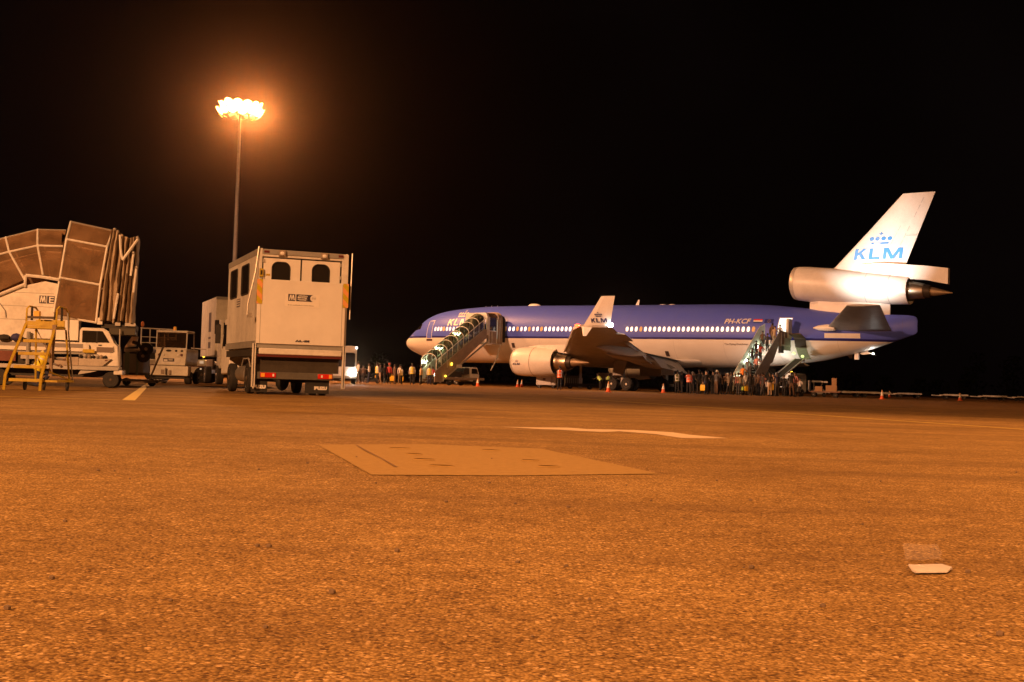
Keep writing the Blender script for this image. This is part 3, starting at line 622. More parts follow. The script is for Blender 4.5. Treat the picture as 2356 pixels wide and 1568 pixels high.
MB().lathe([(x, r, ax2(x) + .04) for x, r in ((57.0, .86), (57.85, .76), (58.85, .63), (58.9, .58))], 'x', (0, 0, 0), 32, caps=False).build('core_cowl', hot, nac)
MB().lathe([(x, r, ax2(x) + .04) for x, r in ((58.85, .60), (59.4, .52), (59.4, .46), (59.0, .44))], 'x', (0, 0, 0), 28, caps=False).build('exhaust_nozzle', hotdark, nac)
MB().lathe([(x, r, ax2(x) + .03) for x, r in ((59.0, .43), (59.7, .36), (60.5, .19), (61.2, .03))], 'x', (0, 0, 0), 26).build('exhaust_plug', plugm, nac)
b = MB()
for x, r in ((54.08, 1.408), (56.08, 1.297)): b.lathe([(x, r, ax2(x)), (x + .035, r, ax2(x))], 'x', (0, 0, 0), 44, caps=False)
b.build('cowl_seam', mat('seam_grey', (.25, .23, .24), .6), nac)
MB().loft([[(x, -w, zb), (x, -w, zt), (x, w, zt), (x, w, zb)] for x, zt, zb, w in ((48.66, 8.75, 7.7, .12), (49.6, 8.8, 7.4, .5), (53, 8.6, 7.1, .62), (55.2, 8.4, 7.0, .4), (55.95, 8.2, 7.0, .06))]).build('engine_mount', planewhite, plane, smooth=0)
# fin and rudder
def fsec(xl, xt, z, th): return [(xl, 0, z), (xl + (xt - xl) * .06, -th * .55, z), (xl + (xt - xl) * .35, -th, z), (xt, -.02, z), (xt, .02, z), (xl + (xt - xl) * .35, th, z), (xl + (xt - xl) * .06, th * .55, z)]
fin = MB().loft([fsec(49.9, 57.6, 10.75, .55), fsec(51.0, 57.25, 11.55, .42), fsec(54.0, 58.45, 14.6, .27), fsec(56.84, 59.62, 17.57, .14)]).build('fin', planewhite, plane, smooth=50)
MB().loft([[(x, -w, zb), (x, -w, zt), (x, w, zt), (x, w, zb)] for x, zt, zb, w in ((53.5, 11.6, 10.2, .55), (55.3, 11.66, 10.2, .50), (57.4, 11.46, 10.25, .42), (58.95, 11.32, 10.13, .34), (60.86, 11.06, 9.72, .22))]).build('fin_root_fairing', planewhite, fin, smooth=30)
b = MB()
for (xa, za, xb, zb_) in ((56.2, 11.95, 58.75, 17.3), (55.3, 12.05, 58.1, 17.35)):
    for k in range(9):
        if (k * 7) % 4 == 3: continue
        t0, t1 = k / 9, (k + .72) / 9
        def fp(t, d): return (xa + (xb - xa) * t + d, -(.27 - .17 * t), za + (zb_ - za) * t)
        b.add([fp(t0, 0), fp(t0, .025), fp(t1, .025), fp(t1, 0)], [(0, 1, 2, 3)])
b.add([(57.3, -.245, 13.95), (58.2, -.16, 13.95), (58.2, -.16, 13.98), (57.3, -.245, 13.98)], [(0, 1, 2, 3)])
b.build('rudder_seam', mat('seam_grey', (.25, .23, .24), .6), fin, smooth=0)
vs, fs = polys_mesh(klm(.12), .5); vv = []
for u, v, _ in vs:
    x, z = 52.72 + u * 1.06, 12.02 + v * .95
    t = (z - 11.55) / 6.02; xl, xt, th = 51.0 + 5.84 * t, 57.25 + 2.37 * t, .42 - .28 * t; cfr = (x - xl) / (xt - xl)
    yy = th * (.55 + .45 * (cfr - .06) / .29) if cfr < .35 else th * (1 - (cfr - .35) / .65) + .02 * (cfr - .35) / .65
    vv.append((x, -(yy + .03), z))
MB().add(vv, fs).build('tail_logo', klmblue, fin, smooth=0)
# tailplane
def stab(s):
    st = MB().loft([foil(s * y, a, b_, z, tc) for y, a, b_, z, tc in ((.8, 50.3, 56.4, 5.80, .075), (4.5, 52.75, 57.35, 6.50, .07), (9.0, 55.75, 58.5, 7.42, .06))]).build('tailplane', wingmat, plane, smooth=0)
    skin_patch(50.95, 53.9, 5.14, 5.55, .02, 6, 3).build('tailplane_seal_plate', planewhite, plane)
    MB().lathe([(50.0, .05), (50.5, .22), (51.3, .30), (52, .25)], 'x', (0, s * 2.3, 6.0), 14).build('tailplane_root_fairing', planewhite, st)
    MB().box(54.7, 54.95, s * 4.2 - .14, s * 4.2 + .14, 6.62, 6.78).build('logo_lamp', clearl, st)
stab(-1)
spot('logo_lamp_beam', (55.6, -8.6, 7.6), (54.9, -.5, 12.3), 8500, (1, .93, .84), 66, 1.0, .12, plane)
spot('logo_lamp_beam', (54.0, -6.6, 7.15), (55.4, -1.1, 9.9), 900, (1, .95, .90), 36, 1.0, .1, plane)
MB().box(52.9, 53.25, -.12, .12, 3.35, 3.95).build('tail_skid', planewhite, plane)
MB().loft([[(53.3, -.06, 3.9), (53.9, -.06, 4.1), (53.9, .06, 4.1), (53.3, .06, 3.9)], [(53.6, -.04, 3.78), (54.45, -.04, 3.88), (54.45, .04, 3.88), (53.6, .04, 3.78)]]).build('drain_mast', planewhite, plane)
MB().ball((54.52, -.05, 3.90), .07, n=8).build('tail_light', head_on, plane)
# landing gear
def bogie(name, x, y, axles, side):
    g_ = MB().tube([(x, y, .55), (x, y + .1 * side, 2.9)], .2, 12).build(name, lgrey, plane)
    MB().tube([(x - .85, y, .62), (x + .85, y, .62)], .13, 10).build('truck_beam', lgrey, g_)
    MB().tube([(x - .1, y, 1.2), (x - 1.3, y, 2.8)], .08, 8).build('drag_brace', lgrey, g_)
    for dx in axles:
        for dy in (-.48, .48): wheel_parts(g_, (x + dx, y + dy, .62), .62, .42, 'y', mat('gear_rim', (.74, .68, .58), .45), -1 if dy < 0 else 1, .52)
    return g_
mg = bogie('main_gear', 32.45, -5.3, (-.82, .82), 1); bogie('main_gear', 32.45, 5.3, (-.82, .82), -1)
bogie('centre_gear', 34.0, 0, (0,), 1)
MB().loft([[(31.85, -5.95, 2.95), (33.35, -5.95, 2.95), (33.35, -5.88, 2.95), (31.85, -5.88, 2.95)], [(31.75, -6.0, 1.42), (32.9, -6.0, 1.42), (32.9, -5.93, 1.42), (31.75, -5.93, 1.42)]]).build('gear_door', wingmat, mg)
MB().box(33.0, 35.3, -3.2, -3.1, 1.45, 2.6).build('gear_door', wingmat, plane); MB().box(34.2, 35.6, -1.3, -1.22, 1.6, 2.5).build('gear_door', planewhite, plane)
ng = MB().tube([(7.9, 0, .5), (7.9, 0, 2.6)], .14, 10).build('nose_gear', lgrey, plane)
for dy in (-.33, .33): wheel_parts(ng, (7.9, dy, .5), .5, .32, 'y', steel, -1 if dy < 0 else 1)

# frames for things that stand square to the fuselage: x' towards the nose, y' outwards
def stand_frame(x):
    ca, sa = math.cos(AA), math.sin(AA); return (AX + x * ca, AY - x * sa, 0), -AA + math.pi

# ------------------------------------------------------------------ covered stairs at the forward door
loc, rz = stand_frame(15.25)
st = thing('passenger_stairs', 'covered passenger stairs with glazed arched canopy leading up to the forward door', 'boarding stairs', loc, rz)
def rail(y): return 1.46 + .606 * (13.3 - y)
def floor_(y): return max(0, rail(y) - .95)
hw = .93
for s in (-1, 1):
    poly = [(13.55, .25), (13.5, 1.28), (13.2, rail(13.2)), (6.2, rail(6.2)), (5.2, rail(6.2)), (5.2, 4.35), (5.8, 4.9), (12.6, .32)]
    MB().prism(poly, 'x', s * hw, s * (hw + .06)).build('side_panel', brown, st)
    MB().tube([(s * (hw + .05), 13.4, 2.32), (s * (hw + .05), 6.1, rail(6.1) + .98), (s * (hw + .05), 5.3, rail(6.1) + .98)], .035, 6).build('mid_rail', white, st)
    MB().tube([(s * (hw + .07), 13.55, 1.3), (s * (hw + .07), 6.2, rail(6.2))], .045, 6).build('hand_rail', lgrey, st)
    MB().tube([(s * (hw + .03), 12.7, .28), (s * (hw + .03), 5.3, 4.7)], .09, 6).build('stringer', lgrey, st)
stp = MB().box(-hw, hw, -.15, .15, -.02, .02).mesh('step', alu)
for k in range(22):
    y = 12.9 - k * .33; inst('step', stp, st, (0, y, rail(y) - 1.12))
ys = [13.35, 12.6, 11.8, 11.0, 10.2, 9.4, 8.6, 7.8, 7.0, 6.15]
def arch_pts(y, r=0.):
    z0, z1 = rail(y), rail(y) + .98; P = [(-hw - .04, y, z0), (-hw - .04, y, z1)]
    P += [((-hw - .04) * math.cos(math.pi * k / 10), y, z1 + .62 * math.sin(math.pi * k / 10)) for k in range(1, 10)]
    return P + [(hw + .04, y, z1), (hw + .04, y, z0)]
for y in ys: MB().tube(arch_pts(y), .035, 6).build('canopy_arch', white, st)
for a, b_ in zip(ys[:-1], ys[1:]):
    A, B_ = arch_pts(a), arch_pts(b_); n = len(A)
    MB().add(A + B_, [(i, i + 1, n + i + 1, n + i) for i in range(n - 1)]).build('canopy_panel', cglass, st)
# platform cabin against the door
bk = [(-1.0, 5.2), (-1.0, 7.0), (-.92, 7.3), (-.7, 7.5), (1.6, 7.46), (1.85, 7.3), (1.9, 6.9), (1.9, 6.4), (1.05, 6.3), (.95, 6.9), (.5, 7.18), (0, 7.25), (-.5, 7.15), (-.86, 6.7), (-.9, 5.2)]
MB().prism(bk, 'y', 5.45, 5.75).build('front_bulkhead', white, st)
MB().box(-1.02, 1.9, 3.15, 5.45, 4.32, 4.42).build('platform', lgrey, st)
hp = [(-1.0, 7.0), (-.92, 7.3), (-.7, 7.48), (1.6, 7.44), (1.85, 7.25), (1.9, 6.95), (1.8, 6.95), (1.75, 7.2), (1.55, 7.36), (-.65, 7.4), (-.83, 7.25), (-.92, 7.0)]
MB().prism(hp, 'y', 4.2, 5.45).build('platform_roof', canopy, st)
for y in (5.40, 4.18): MB().box(-1.03, -.95, y - .05, y + .05, 4.42, 7.05).build('platform_post', white, st)
MB().box(-1.0, -.98, 4.23, 5.35, 4.42, 5.6).build('platform_side', brown, st); MB().box(-1.03, -.96, 4.23, 5.35, 5.6, 5.68).build('platform_rail', white, st)
MB().box(-1.0, -.98, 4.23, 5.35, 5.70, 7.0).build('platform_window', cglass, st)
MB().box(1.86, 1.9, 3.3, 5.4, 4.42, 7.0).build('platform_far_side', lgrey, st)
for k in range(4):
    y = 3.35 + .22 * k; q = .06 * (k % 2)
    P = [(-1.02 - q, 4.4), (-1.02 - q, 6.95), (-.9 - q, 7.3 + q), (-.65, 7.5 + q), (1.5, 7.45 + q), (1.85 + q, 7.2), (1.9 + q, 4.4)]
    MB().tube([(x, y, z) for x, z in P], .09, 6).build('hood_bellows', fabric, st)
P = [(-1.15, 4.55), (-1.15, 6.85), (-1.0, 7.1), (-.8, 7.2), (1.6, 7.2), (1.9, 6.9), (1.9, 4.55)]
MB().tube([(x, 3.16, z) for x, z in P], .15, 8).build('door_bumper', black, st)
MB().tube([(-1.02, 3.5, 4.3), (-1.02, 3.9, 3.1), (-.95, 4.9, 1.6)], .06, 6).build('hydraulic_strut', white, st)
for y in (5.5, 5.0): MB().tube([(-1.06, y, 5.7 if y < 5.2 else 5.6), (-1.06, y, 4.35)], .04, 6).build('support_rail', white, st)
MB().box(-1.1, -1.02, 4.9, 5.6, 4.32, 4.40).build('support_foot', white, st)
# truck under the stairs
MB().box(-1.05, 1.05, 6.0, 12.2, .55, .80).build('truck_deck', brown, st)
cp = [(8.25, .42), (8.25, 1.85), (7.1, 1.85), (6.75, 1.1), (6.65, .45)]
cb = MB().prism(cp, 'x', -1.0, 1.0).build('truck_cab', white, st, bevel=.05)
MB().prism([(8.0, 1.2), (8.0, 1.7), (7.22, 1.7), (6.98, 1.2)], 'x', -1.012, -.99).build('side_window', tint, cb)
MB().prism([(8.15, 1.15), (9.2, 1.15), (9.0, 1.75), (8.3, 1.75)], 'x', -.9, .9).build('machinery_housing', dark, st)
MB().box(-.9, .9, 9.4, 12.3, .82, 1.35).build('machinery', dark, st)
MB().box(-1.15, -.95, 9.7, 10.35, 1.72, 2.05).build('control_panel', white_c, st)
MB().tube([(-1.1, 12.4, .35), (-1.1, 12.4, .95)], .05, 6).build('lamp_post', white, st); MB().tube([(-1.1, 11.9, 1.7), (-1.1, 11.9, 2.4)], .04, 6).build('lamp_post', white, st)
MB().ball((-1.16, 12.15, .88), .10, n=10).build('amber_lamp', beacon_on, st); MB().ball((-1.1, 11.2, 2.12), .10, n=10).build('amber_lamp', beacon_on, st); MB().ball((-1.12, 11.25, 2.0), .08, n=8).build('amber_lamp', beacon_on, st)
for y in (7.4, 11.3):
    for x in (-.92, .92): wheel_parts(st, (x, y, .36), .36, .24, 'x', steel, -1 if x < 0 else 1)
for y, z in ((13.1, .5), (10.9, .55), (8.2, .5)):
    MB().tube([(.80, y, rail(y) + z), (.80, y - .42, rail(y - .42) + z)], .035, 8).build('stair_lamp', tube_on, st)
    point('stair_lamp_light', (.62, y - .2, rail(y - .2) + z), 50 if y > 10 else 26, (.82, 1, .58), .12, st)
MB().tube([(-.78, 13.3, .85), (-.78, 13.3, 1.15)], .05, 6).build('stair_lamp', tube_on, st)

# ------------------------------------------------------------------ open stairs at the aft door
loc, rz = stand_frame(47.32)
s2 = thing('passenger_stairs', 'open passenger stairs crowded with climbing people at the aft door', 'boarding stairs', loc, rz)
def arail(y): return 5.69 - .845 * (y - 4.84)
def afloor(y): return min(4.48, arail(y) - 1.02) if y > 4.9 else 4.48
MB().prism([(3.2, 5.45), (4.84, 5.69), (9.2, arail(9.2)), (10.35, .95), (10.35, .2), (9.6, .35), (7.3, 2.0), (6.75, 2.45), (6.75, 2.7), (6.2, 2.88), (5.2, 4.3), (3.2, 4.3)], 'x', -.82, -.76).build('side_panel', mat('stair_panel_grey', (.24, .19, .165), .5, dirt=.5), s2)
lw = mat('stair_wall_pale', (.62, .63, .54), .4, dirt=.3)
MB().prism([(4.6, 4.5), (4.6, 6.25), (5.6, 5.95), (10.2, 1.85), (10.35, .3)], 'x', .76, .80).build('side_wall', lw, s2)
for x, h in ((-.79, 0), (.78, .32)): MB().tube([(x, 4.8, arail(4.8) + h), (x, 10.3, arail(10.3) + h)], .035, 6).build('hand_rail', alu, s2)
stp2 = MB().box(-.76, .76, -.14, .14, -.02, .02).mesh('step', alu)
for k in range(20):
    y = 10.1 - k * .262; inst('step', stp2, s2, (0, y, afloor(y) - .02))
MB().box(-.95, .85, 2.95, 4.9, 4.30, 4.44).build('platform', lgrey, s2)
pr = MB()
for y in (3.2, 4.1, 4.8): pr.tube([(-.86, y, 4.44), (-.86, y, 5.5)], .03, 6)
pr.tube([(-.86, 3.1, 5.5), (-.86, 4.84, 5.62)], .03, 6); pr.build('platform_rail', white, s2)
MB().box(-.92, -.88, 3.0, 4.3, 3.95, 5.05).build('platform_side', greyp, s2); MB().box(-.94, -.6, 4.4, 4.75, 3.7, 4.3).build('platform_bracket', dark, s2)
MB().box(-.85, .85, 4.5, 9.6, .45, .75).build('stair_chassis', greyp, s2); MB().box(-.6, .6, 5.2, 6.6, .75, 2.3).build('lift_frame', dark, s2)
for y in (5.2, 8.6):
    for x in (-.75, .75): wheel_parts(s2, (x, y, .33), .33, .22, 'x', steel, -1 if x < 0 else 1)
for y, h in ((6.05, -.1), (7.0, -.05), (7.95, .12), (9.4, .0)):
    MB().ball((.73, y, arail(y) + h - .35), .05, .17, .2, 10).build('stair_lamp', tube_on, s2)
    point('stair_lamp_light', (.58, y, arail(y) + h - .35), 26, (.9, 1, .70), .1, s2)

# ------------------------------------------------------------------ belt loader at the hold door and the lit van behind it
loc, rz = stand_frame(48.85)
bl = thing('belt_loader', 'belt loader raised to the lit hold door under the tail', 'belt loader', loc, rz)
for s in (-1, 1):
    MB().tube([(s * .42, 2.4, 3.30), (s * .42, 8.6, .85)], .06, 6).build('belt_rail', alu, bl)
MB().prism([(2.4, 3.20), (2.4, 3.28), (8.6, .83), (8.6, .74)], 'x', -.38, .38).build('conveyor_belt', black, bl)
MB().prism([(5.0, .4), (5.0, .75), (9.6, .75), (9.9, .4)], 'x', -.95, .95).build('chassis', dark, bl)
MB().box(-.95, -.1, 8.2, 9.6, .75, 1.15).build('engine_cover', white, bl); MB().box(-.9, -.35, 7.4, 8.0, .8, 1.5).build('seat', black, bl)
MB().box(-.36, .36, 2.15, 2.5, 3.05, 3.25).build('belt_head', lgrey, bl); MB().tube([(-.42, 2.4, 3.3), (-1.6, 2.7, 3.45)], .03, 6).build('guard_rail', alu, bl)
for y in (5.8, 9.0):
    for x in (-.8, .8): wheel_parts(bl, (x, y, .3), .3, .2, 'x', steel, -1 if x < 0 else 1)
for (x, y, z) in ((.5, 2.55, 3.75), (-.3, 2.5, 3.5)): MB().ball((x, y, z), .16, .12, .13, 10).build('work_lamp', mat('green_lamp', (.7, .8, .4), .3, emit=(.75, 1, .35), es=1.2), bl)
point('hold_lamp', (0, 3.3, 4.2), 5, (.8, 1, .45), .1, bl)
loc, rz = stand_frame(46.6)
van = thing('service_van', 'blue and white service van lit by a lamp beneath the rear fuselage', 'van', loc, rz + R(90))
vb = MB().prism([(-2.1, .35), (-2.1, 1.9), (-1.8, 2.05), (1.2, 2.05), (1.75, 1.25), (2.3, 1.1), (2.35, .4)], 'y', -.9, .9).build('body', white, van, bevel=.05)
MB().box(-2.13, -2.10, -.75, .75, .6, 1.85).build('rear_door', mat('van_blue', (.02, .07, .32), .4), van); MB().box(-1.3, .4, -.925, -.9, .75, 1.85).build('side_door', mat('van_blue', (.02, .07, .32), .4), van)
MB().prism([(.5, 1.2), (.5, 1.85), (1.15, 1.85), (1.55, 1.25)], 'y', -.92, -.895).build('side_window', tint, van)
MB().lathe([(0, .10), (.14, .10), (.18, .06)], 'z', (-.9, 0, 2.05), 12).build('beacon', beacon_on, van)
for x in (-1.3, 1.5):
    for y in (-.8, .8): wheel_parts(van, (x, y, .33), .33, .22, 'y', steel, -1 if y < 0 else 1)
loc, rz = stand_frame(46.4)
wl_ = thing('work_light', 'bright white work light on a stand below the rear fuselage', 'work light', (loc[0] - 3.2 * math.sin(AA), loc[1] - 3.2 * math.cos(AA), 0), rz)
MB().tube([(0, 0, 0), (0, 0, 1.95)], .03, 6).build('stand', lgrey, wl_); MB().ball((0, 0, 2.05), .2, .12, .16, 10).build('lamp', mat('work_lamp_lit', (1, 1, 1), .3, emit=(1, .98, .9), es=14.), wl_)
point('work_lamp_light', (0, .3, 2.1), 160, (1, .96, .84), .15, wl_)
spot('work_lamp_beam', (.4, .6, 2.1), (-3.5, -1.5, 4.4), 280, (1, .93, .78), 70, .4, .1, wl_)

# ------------------------------------------------------------------ high lift truck for passengers (nearest vehicle)
lt = thing('lift_truck', 'tall white passenger lift truck seen from behind with its tail platform folded up', 'lift truck', (-6.93, 32.99, 0), R(21.5))
L_ = 5.5
body = MB()
body.box(0, .05, .10, L_, 1.46, 3.98); body.box(2.43, 2.48, .10, L_, 1.46, 3.98); body.box(.05, 2.43, L_ - .05, L_, 1.46, 3.98)
body.box(.05, 2.43, .12, L_ - .05, 3.90, 3.97); body.box(.05, 2.43, .12, L_ - .05, 1.46, 1.52)
body = body.build('body', white, lt, bevel=.012)
MB().box(-.012, 0, .12, L_, 3.82, 3.985).build('roof_trim', greyp, body); MB().box(-.02, .06, .12, L_, 1.28, 1.455).build('sill_rail', greyp, body)
fr = MB(); fr.box(0, .085, 0, .1, 1.39, 3.98); fr.box(2.30, 2.48, 0, .1, 1.39, 3.95); fr.box(.085, 2.30, 0, .1, 3.76, 3.83); fr.build('rear_frame', white, lt, bevel=.01)
MB().box(.085, 2.30, -.03, .1, 3.832, 3.96).build('lintel', greyp, lt)
for x in (.12, 2.18): MB().box(x, x + .14, -.04, -.03, 3.86, 3.92).build('marker_lamp', mat('marker_dark', (.12, .02, .015), .3), lt)
for x in (.60, 1.77):
    h = MB().prism([(-.10, 3.80), (-.12, 3.95), (.02, 3.96), (.02, 3.78)], 'x', x - .085, x + .085).build('work_lamp', mat('lamp_housing', (.35, .30, .25), .4), lt)
    MB().ball((x, -.115, 3.86), .06, .015, .05, 10).build('lens', clearl, h)
for x0, x1, a, b_ in ((.125, 1.135, .36, .85), (1.185, 2.245, 1.47, 1.95)):
    dd = MB()
    hole = rrect(a, b_, 2.95, 3.63, .17, 6, True)
    dd.box(x0, a, .03, .07, 1.5, 3.725); dd.box(b_, x1, .03, .07, 1.5, 3.725); dd.box(a, b_, .03, .07, 1.5, 2.95)
    arc = [p for p in hole[:-2]]; arc = arc[::-1]
    dd.prism([(a, 3.725)] + [(x, z) for x, z in arc] + [(b_, 3.725)], 'y', .03, .07)
    d_ = dd.build('rear_door', white_c, lt, smooth=0)
    MB().prism(rrect(a - .01, b_ + .01, 2.94, 3.64, .17, 6, True), 'y', .05, .058).build('window', tint, d_, smooth=0)
    rim = [(x, .026, z) for x, z in rrect(a, b_, 2.95, 3.63, .17, 6, True)]
    MB().tube(rim + [rim[0]], .016, 5).build('window_seal', black, d_)
MB().box(.085, 2.30, .075, .1, 1.5, 3.76).build('door_recess', dark, lt)
for x in (.10, 2.235):
    for z in (3.25, 3.6): MB().box(x, x + .05, .0, .03, z, z + .09).build('hinge', lgrey, lt)
MB().box(.20, .31, .025, .029, 3.24, 3.29).build('door_label', yellow, lt)
gt = MB().box(-.03, 2.40, -.11, -.05, 1.385, 3.135).build('tail_platform', white_c, lt, bevel=.012)
MB().box(.06, .072, -.1125, -.11, 1.40, 3.1).build('platform_seam', greyp, gt, smooth=0); MB().box(2.305, 2.317, -.1125, -.11, 1.40, 3.1).build('platform_seam', greyp, gt, smooth=0)
def hazard():
    m = bpy.data.materials.new('hazard_strip'); m.use_nodes = True; nt = m.node_tree; b = nt.nodes['Principled BSDF']; b.inputs['Roughness'].default_value = .35
    tc = nt.nodes.new('ShaderNodeTexCoord'); mp = nt.nodes.new('ShaderNodeSeparateXYZ'); nt.links.new(tc.outputs['Object'], mp.inputs[0])
    a = nt.nodes.new('ShaderNodeMath'); a.operation = 'ADD'; nt.links.new(mp.outputs['X'], a.inputs[0]); nt.links.new(mp.outputs['Z'], a.inputs[1])
    p = nt.nodes.new('ShaderNodeMath'); p.operation = 'PINGPONG'; p.inputs[1].default_value = .16; nt.links.new(a.outputs[0], p.inputs[0])
    g_ = nt.nodes.new('ShaderNodeMath'); g_.operation = 'GREATER_THAN'; g_.inputs[1].default_value = .08; nt.links.new(p.outputs[0], g_.inputs[0])
    x = nt.nodes.new('ShaderNodeMix'); x.data_type = 'RGBA'; x.inputs['A'].default_value = (.54, .42, .02, 1); x.inputs['B'].default_value = (.78, .36, .13, 1)
    nt.links.new(g_.outputs[0], x.inputs['Factor']); nt.links.new(x.outputs['Result'], b.inputs['Base Color']); return m
HZ = hazard()
for x0, x1 in ((-.055, .095), (2.32, 2.475)): MB().box(x0, x1, -.125, -.113, 2.46, 3.13).build('hazard_strip', HZ, gt)
MB().box(.0, .13, -.16, -.11, 3.15, 3.17).build('latch', lgrey, gt); MB().box(.01, .11, -.06, -.005, 3.2, 3.42).build('switch_box', yellow, lt); MB().box(.035, .085, -.068, -.06, 3.25, 3.37).build('switch', black, lt)
sg = MB().box(.72, 1.67, -.117, -.112, 2.42, 2.77).build('sign_plate', mat('sign_white', (.80, .78, .74), .4), lt)
MB().box(.80, .995, -.1185, -.117, 2.575, 2.765).build('logo_square', ink, sg, smooth=0); 
t_ = MB().prism([(.82, 2.60), (.85, 2.60), (.87, 2.69), (.895, 2.60), (.91, 2.60), (.935, 2.69), (.95, 2.60), (.982, 2.60), (.955, 2.745), (.92, 2.745), (.90, 2.66), (.885, 2.745), (.85, 2.745)], 'y', -.120, -.1186); t_.build('logo_letter', white_c, sg, smooth=0)
bar = [(1.02, 2.575), (1.46, 2.575)] + [(1.46 + .0 + .095 * math.cos(R(-90 + 180 * k / 8)), 2.67 + .095 * math.sin(R(-90 + 180 * k / 8))) for k in range(9)] + [(1.02, 2.765)]
MB().prism(bar, 'y', -.1185, -.117).build('logo_bar', ink, sg, smooth=0)
for k, w in enumerate(('Aviation', 'Handling', 'Services')): text_on('sign_lettering', w, .06, face_y(1.06, -.1193, 2.705 - .052 * k), white_c, sg, fit=(.27, .045), bold=.02)
MB().prism([(1.50 + .092 * math.cos(k * math.pi / 12), 2.67 + .092 * math.sin(k * math.pi / 12)) for k in range(24)], 'y', -.1196, -.1187).build('logo_disc', white_c, sg, smooth=0)
ob = MB()
for dx in (-.045, -.015, .02, .045): ob.box(1.5 + dx, 1.512 + dx, -.1204, -.1197, 2.645, 2.70)
ob.build('logo_strokes', greyp, sg, smooth=0)
dz_ = MB(); xx = .80; rq = random.Random(5)
while xx < 1.52:
    w = rq.uniform(.012, .035); dz_.box(xx, xx + w, -.1185, -.117, 2.455, 2.472 + rq.choice((0, .006))); xx += w + rq.choice((.006, .006, .016))
dz_.build('small_print', greyp, sg, smooth=0)
text_on('fleet_number', 'A.L. 401', .07, face_y(1.03, -.1125, 1.455), ink, gt, fit=(.40, .062), bold=.01)
MB().box(-.03, 2.40, -.06, .05, 1.27, 1.383).build('underside_shade', greyp, lt); MB().box(.06, 2.34, -.13, -.03, 1.10, 1.265).build('cross_bar', white, lt, bevel=.02)  # grey strip under the tail platform stands in for shade
MB().box(.02, 2.36, -.10, -.04, 1.03, 1.095).build('warning_strip', redp, lt)
for x0, x1 in ((-.11, -.015), (2.375, 2.46)):
    MB().box(x0, x1, -.10, .0, .20, 1.385).build('lift_post', white, lt, bevel=.01); MB().box(x0 + .03, x0 + .055, -.105, -.10, .22, 1.38).build('post_groove', dark, lt)
MB().tube([(-.02, -.03, 4.02), (-.10, -.03, 3.3), (-.26, .02, 2.45), (-.27, .02, 2.15)], .022, 6).build('stay_rod', steel, lt); MB().box(-.26, -.15, -.02, .05, 2.08, 2.2).build('stay_bracket', alu, lt)
MB().tube([(2.58, 0, 4.0), (2.56, 0, 2.15)], .02, 6).build('stay_rod', steel, lt)
MB().box(.05, 2.32, .10, .16, .62, 1.03).build('underrun_panel', mat('panel_brown', (.05, .04, .028), .7, dirt=.5), lt)
bm_ = MB().box(.06, 2.14, -.02, .10, .43, .62).build('rear_beam', mat('beam_grey', (.11, .105, .09), .6, dirt=.5), lt, bevel=.01)
for x0, x1, fl_ in ((.13, .56, 0), (1.71, 2.12, 1)):
    tl = MB().box(x0, x1, -.05, -.02, .465, .60).build('tail_light', red, lt, bevel=.02)
    a, b_ = ((x0 + .02, x0 + .12) if not fl_ else (x1 - .10, x1 - .02)); MB().box(a, b_, -.056, -.05, .485, .585).build('indicator_lens', amber, tl)
    a = x1 - .10 if not fl_ else x0 + .09; MB().box(a, a + .045, -.056, -.05, .50, .57).build('reversing_lens', clearl, tl)
for x0, x1 in ((-.08, .36), (1.40, 2.07)):
    fp = MB().box(x0, x1, .12, .14, .06, .43).build('mud_flap', black, lt)
    w_ = .36; xc = (x0 + x1) / 2 + (.0 if x0 < 1 else .10)
    text_on('flap_lettering', 'ISUZU', .12, face_y(xc - w_ / 2, .118, .16), white_c, fp, fit=(w_, .10), bold=.012)
MB().box(.55, .72, .2, 6.6, .62, .85).build('chassis_rail', dark, lt); MB().box(1.65, 1.82, .2, 6.6, .62, .85).build('chassis_rail', dark, lt)
MB().ball((1.02, 1.45, .36), .2, .22, .26, 12).build('axle_housing', black, lt); MB().tube([(.1, 1.45, .42), (2.2, 1.45, .42)], .08, 8).build('axle', black, lt)
for x, sd in ((.02, -1), (.30, -1), (1.80, 1), (2.08, 1)): wheel_parts(lt, (x + .1, 1.45, .43), .43, .22, 'x', steel, sd, .66)
for x, sd in ((.12, -1), (2.1, 1)): wheel_parts(lt, (x, 4.75, .43), .43, .22, 'x', steel, sd, .66)
MB().lathe([(2.4, .24), (3.9, .24)], 'y', (.30, 0, .55), 18).build('fuel_tank', alu, lt)
MB().tube([(-.02, .7, .75), (-.02, 1.0, .98), (-.02, 1.9, .98), (-.02, 2.2, .75)], .02, 6).build('wheel_arch_edge', lgrey, lt)
MB().box(.0, .1, .3, 5.4, 1.05, 1.24).build('frame_rail', dark, lt)
cb = MB().prism([(5.55, .55), (5.55, 2.15), (5.7, 2.3), (6.7, 2.3), (7.2, 1.4), (7.25, .5)], 'x', .12, 2.32).build('cab', white, lt, bevel=.05)
MB().prism([(5.9, 1.4), (5.9, 2.1), (6.65, 2.1), (6.98, 1.42)], 'x', .105, .125).build('side_window', tint, cb); MB().box(-.16, .0, 6.75, 6.85, 1.5, 2.1).build('mirror', black, cb)
for y0, y1 in ((1.54, 2.84), (3.62, 4.92)):
    wv = MB().prism(rrect(y0, y1, 2.83, 3.68, .12, 4), 'x', -.006, .006).build('side_window', tint, body)
    rim = [(-.008, y, z) for y, z in rrect(y0, y1, 2.83, 3.68, .12, 4)]; MB().tube(rim + [rim[0]], .022, 5).build('window_seal', black, wv)
MB().box(-.004, -.001, 3.0, 3.65, 2.52, 2.76).build('side_marking', mat('marking_grey', (.14, .13, .15), .5), body)
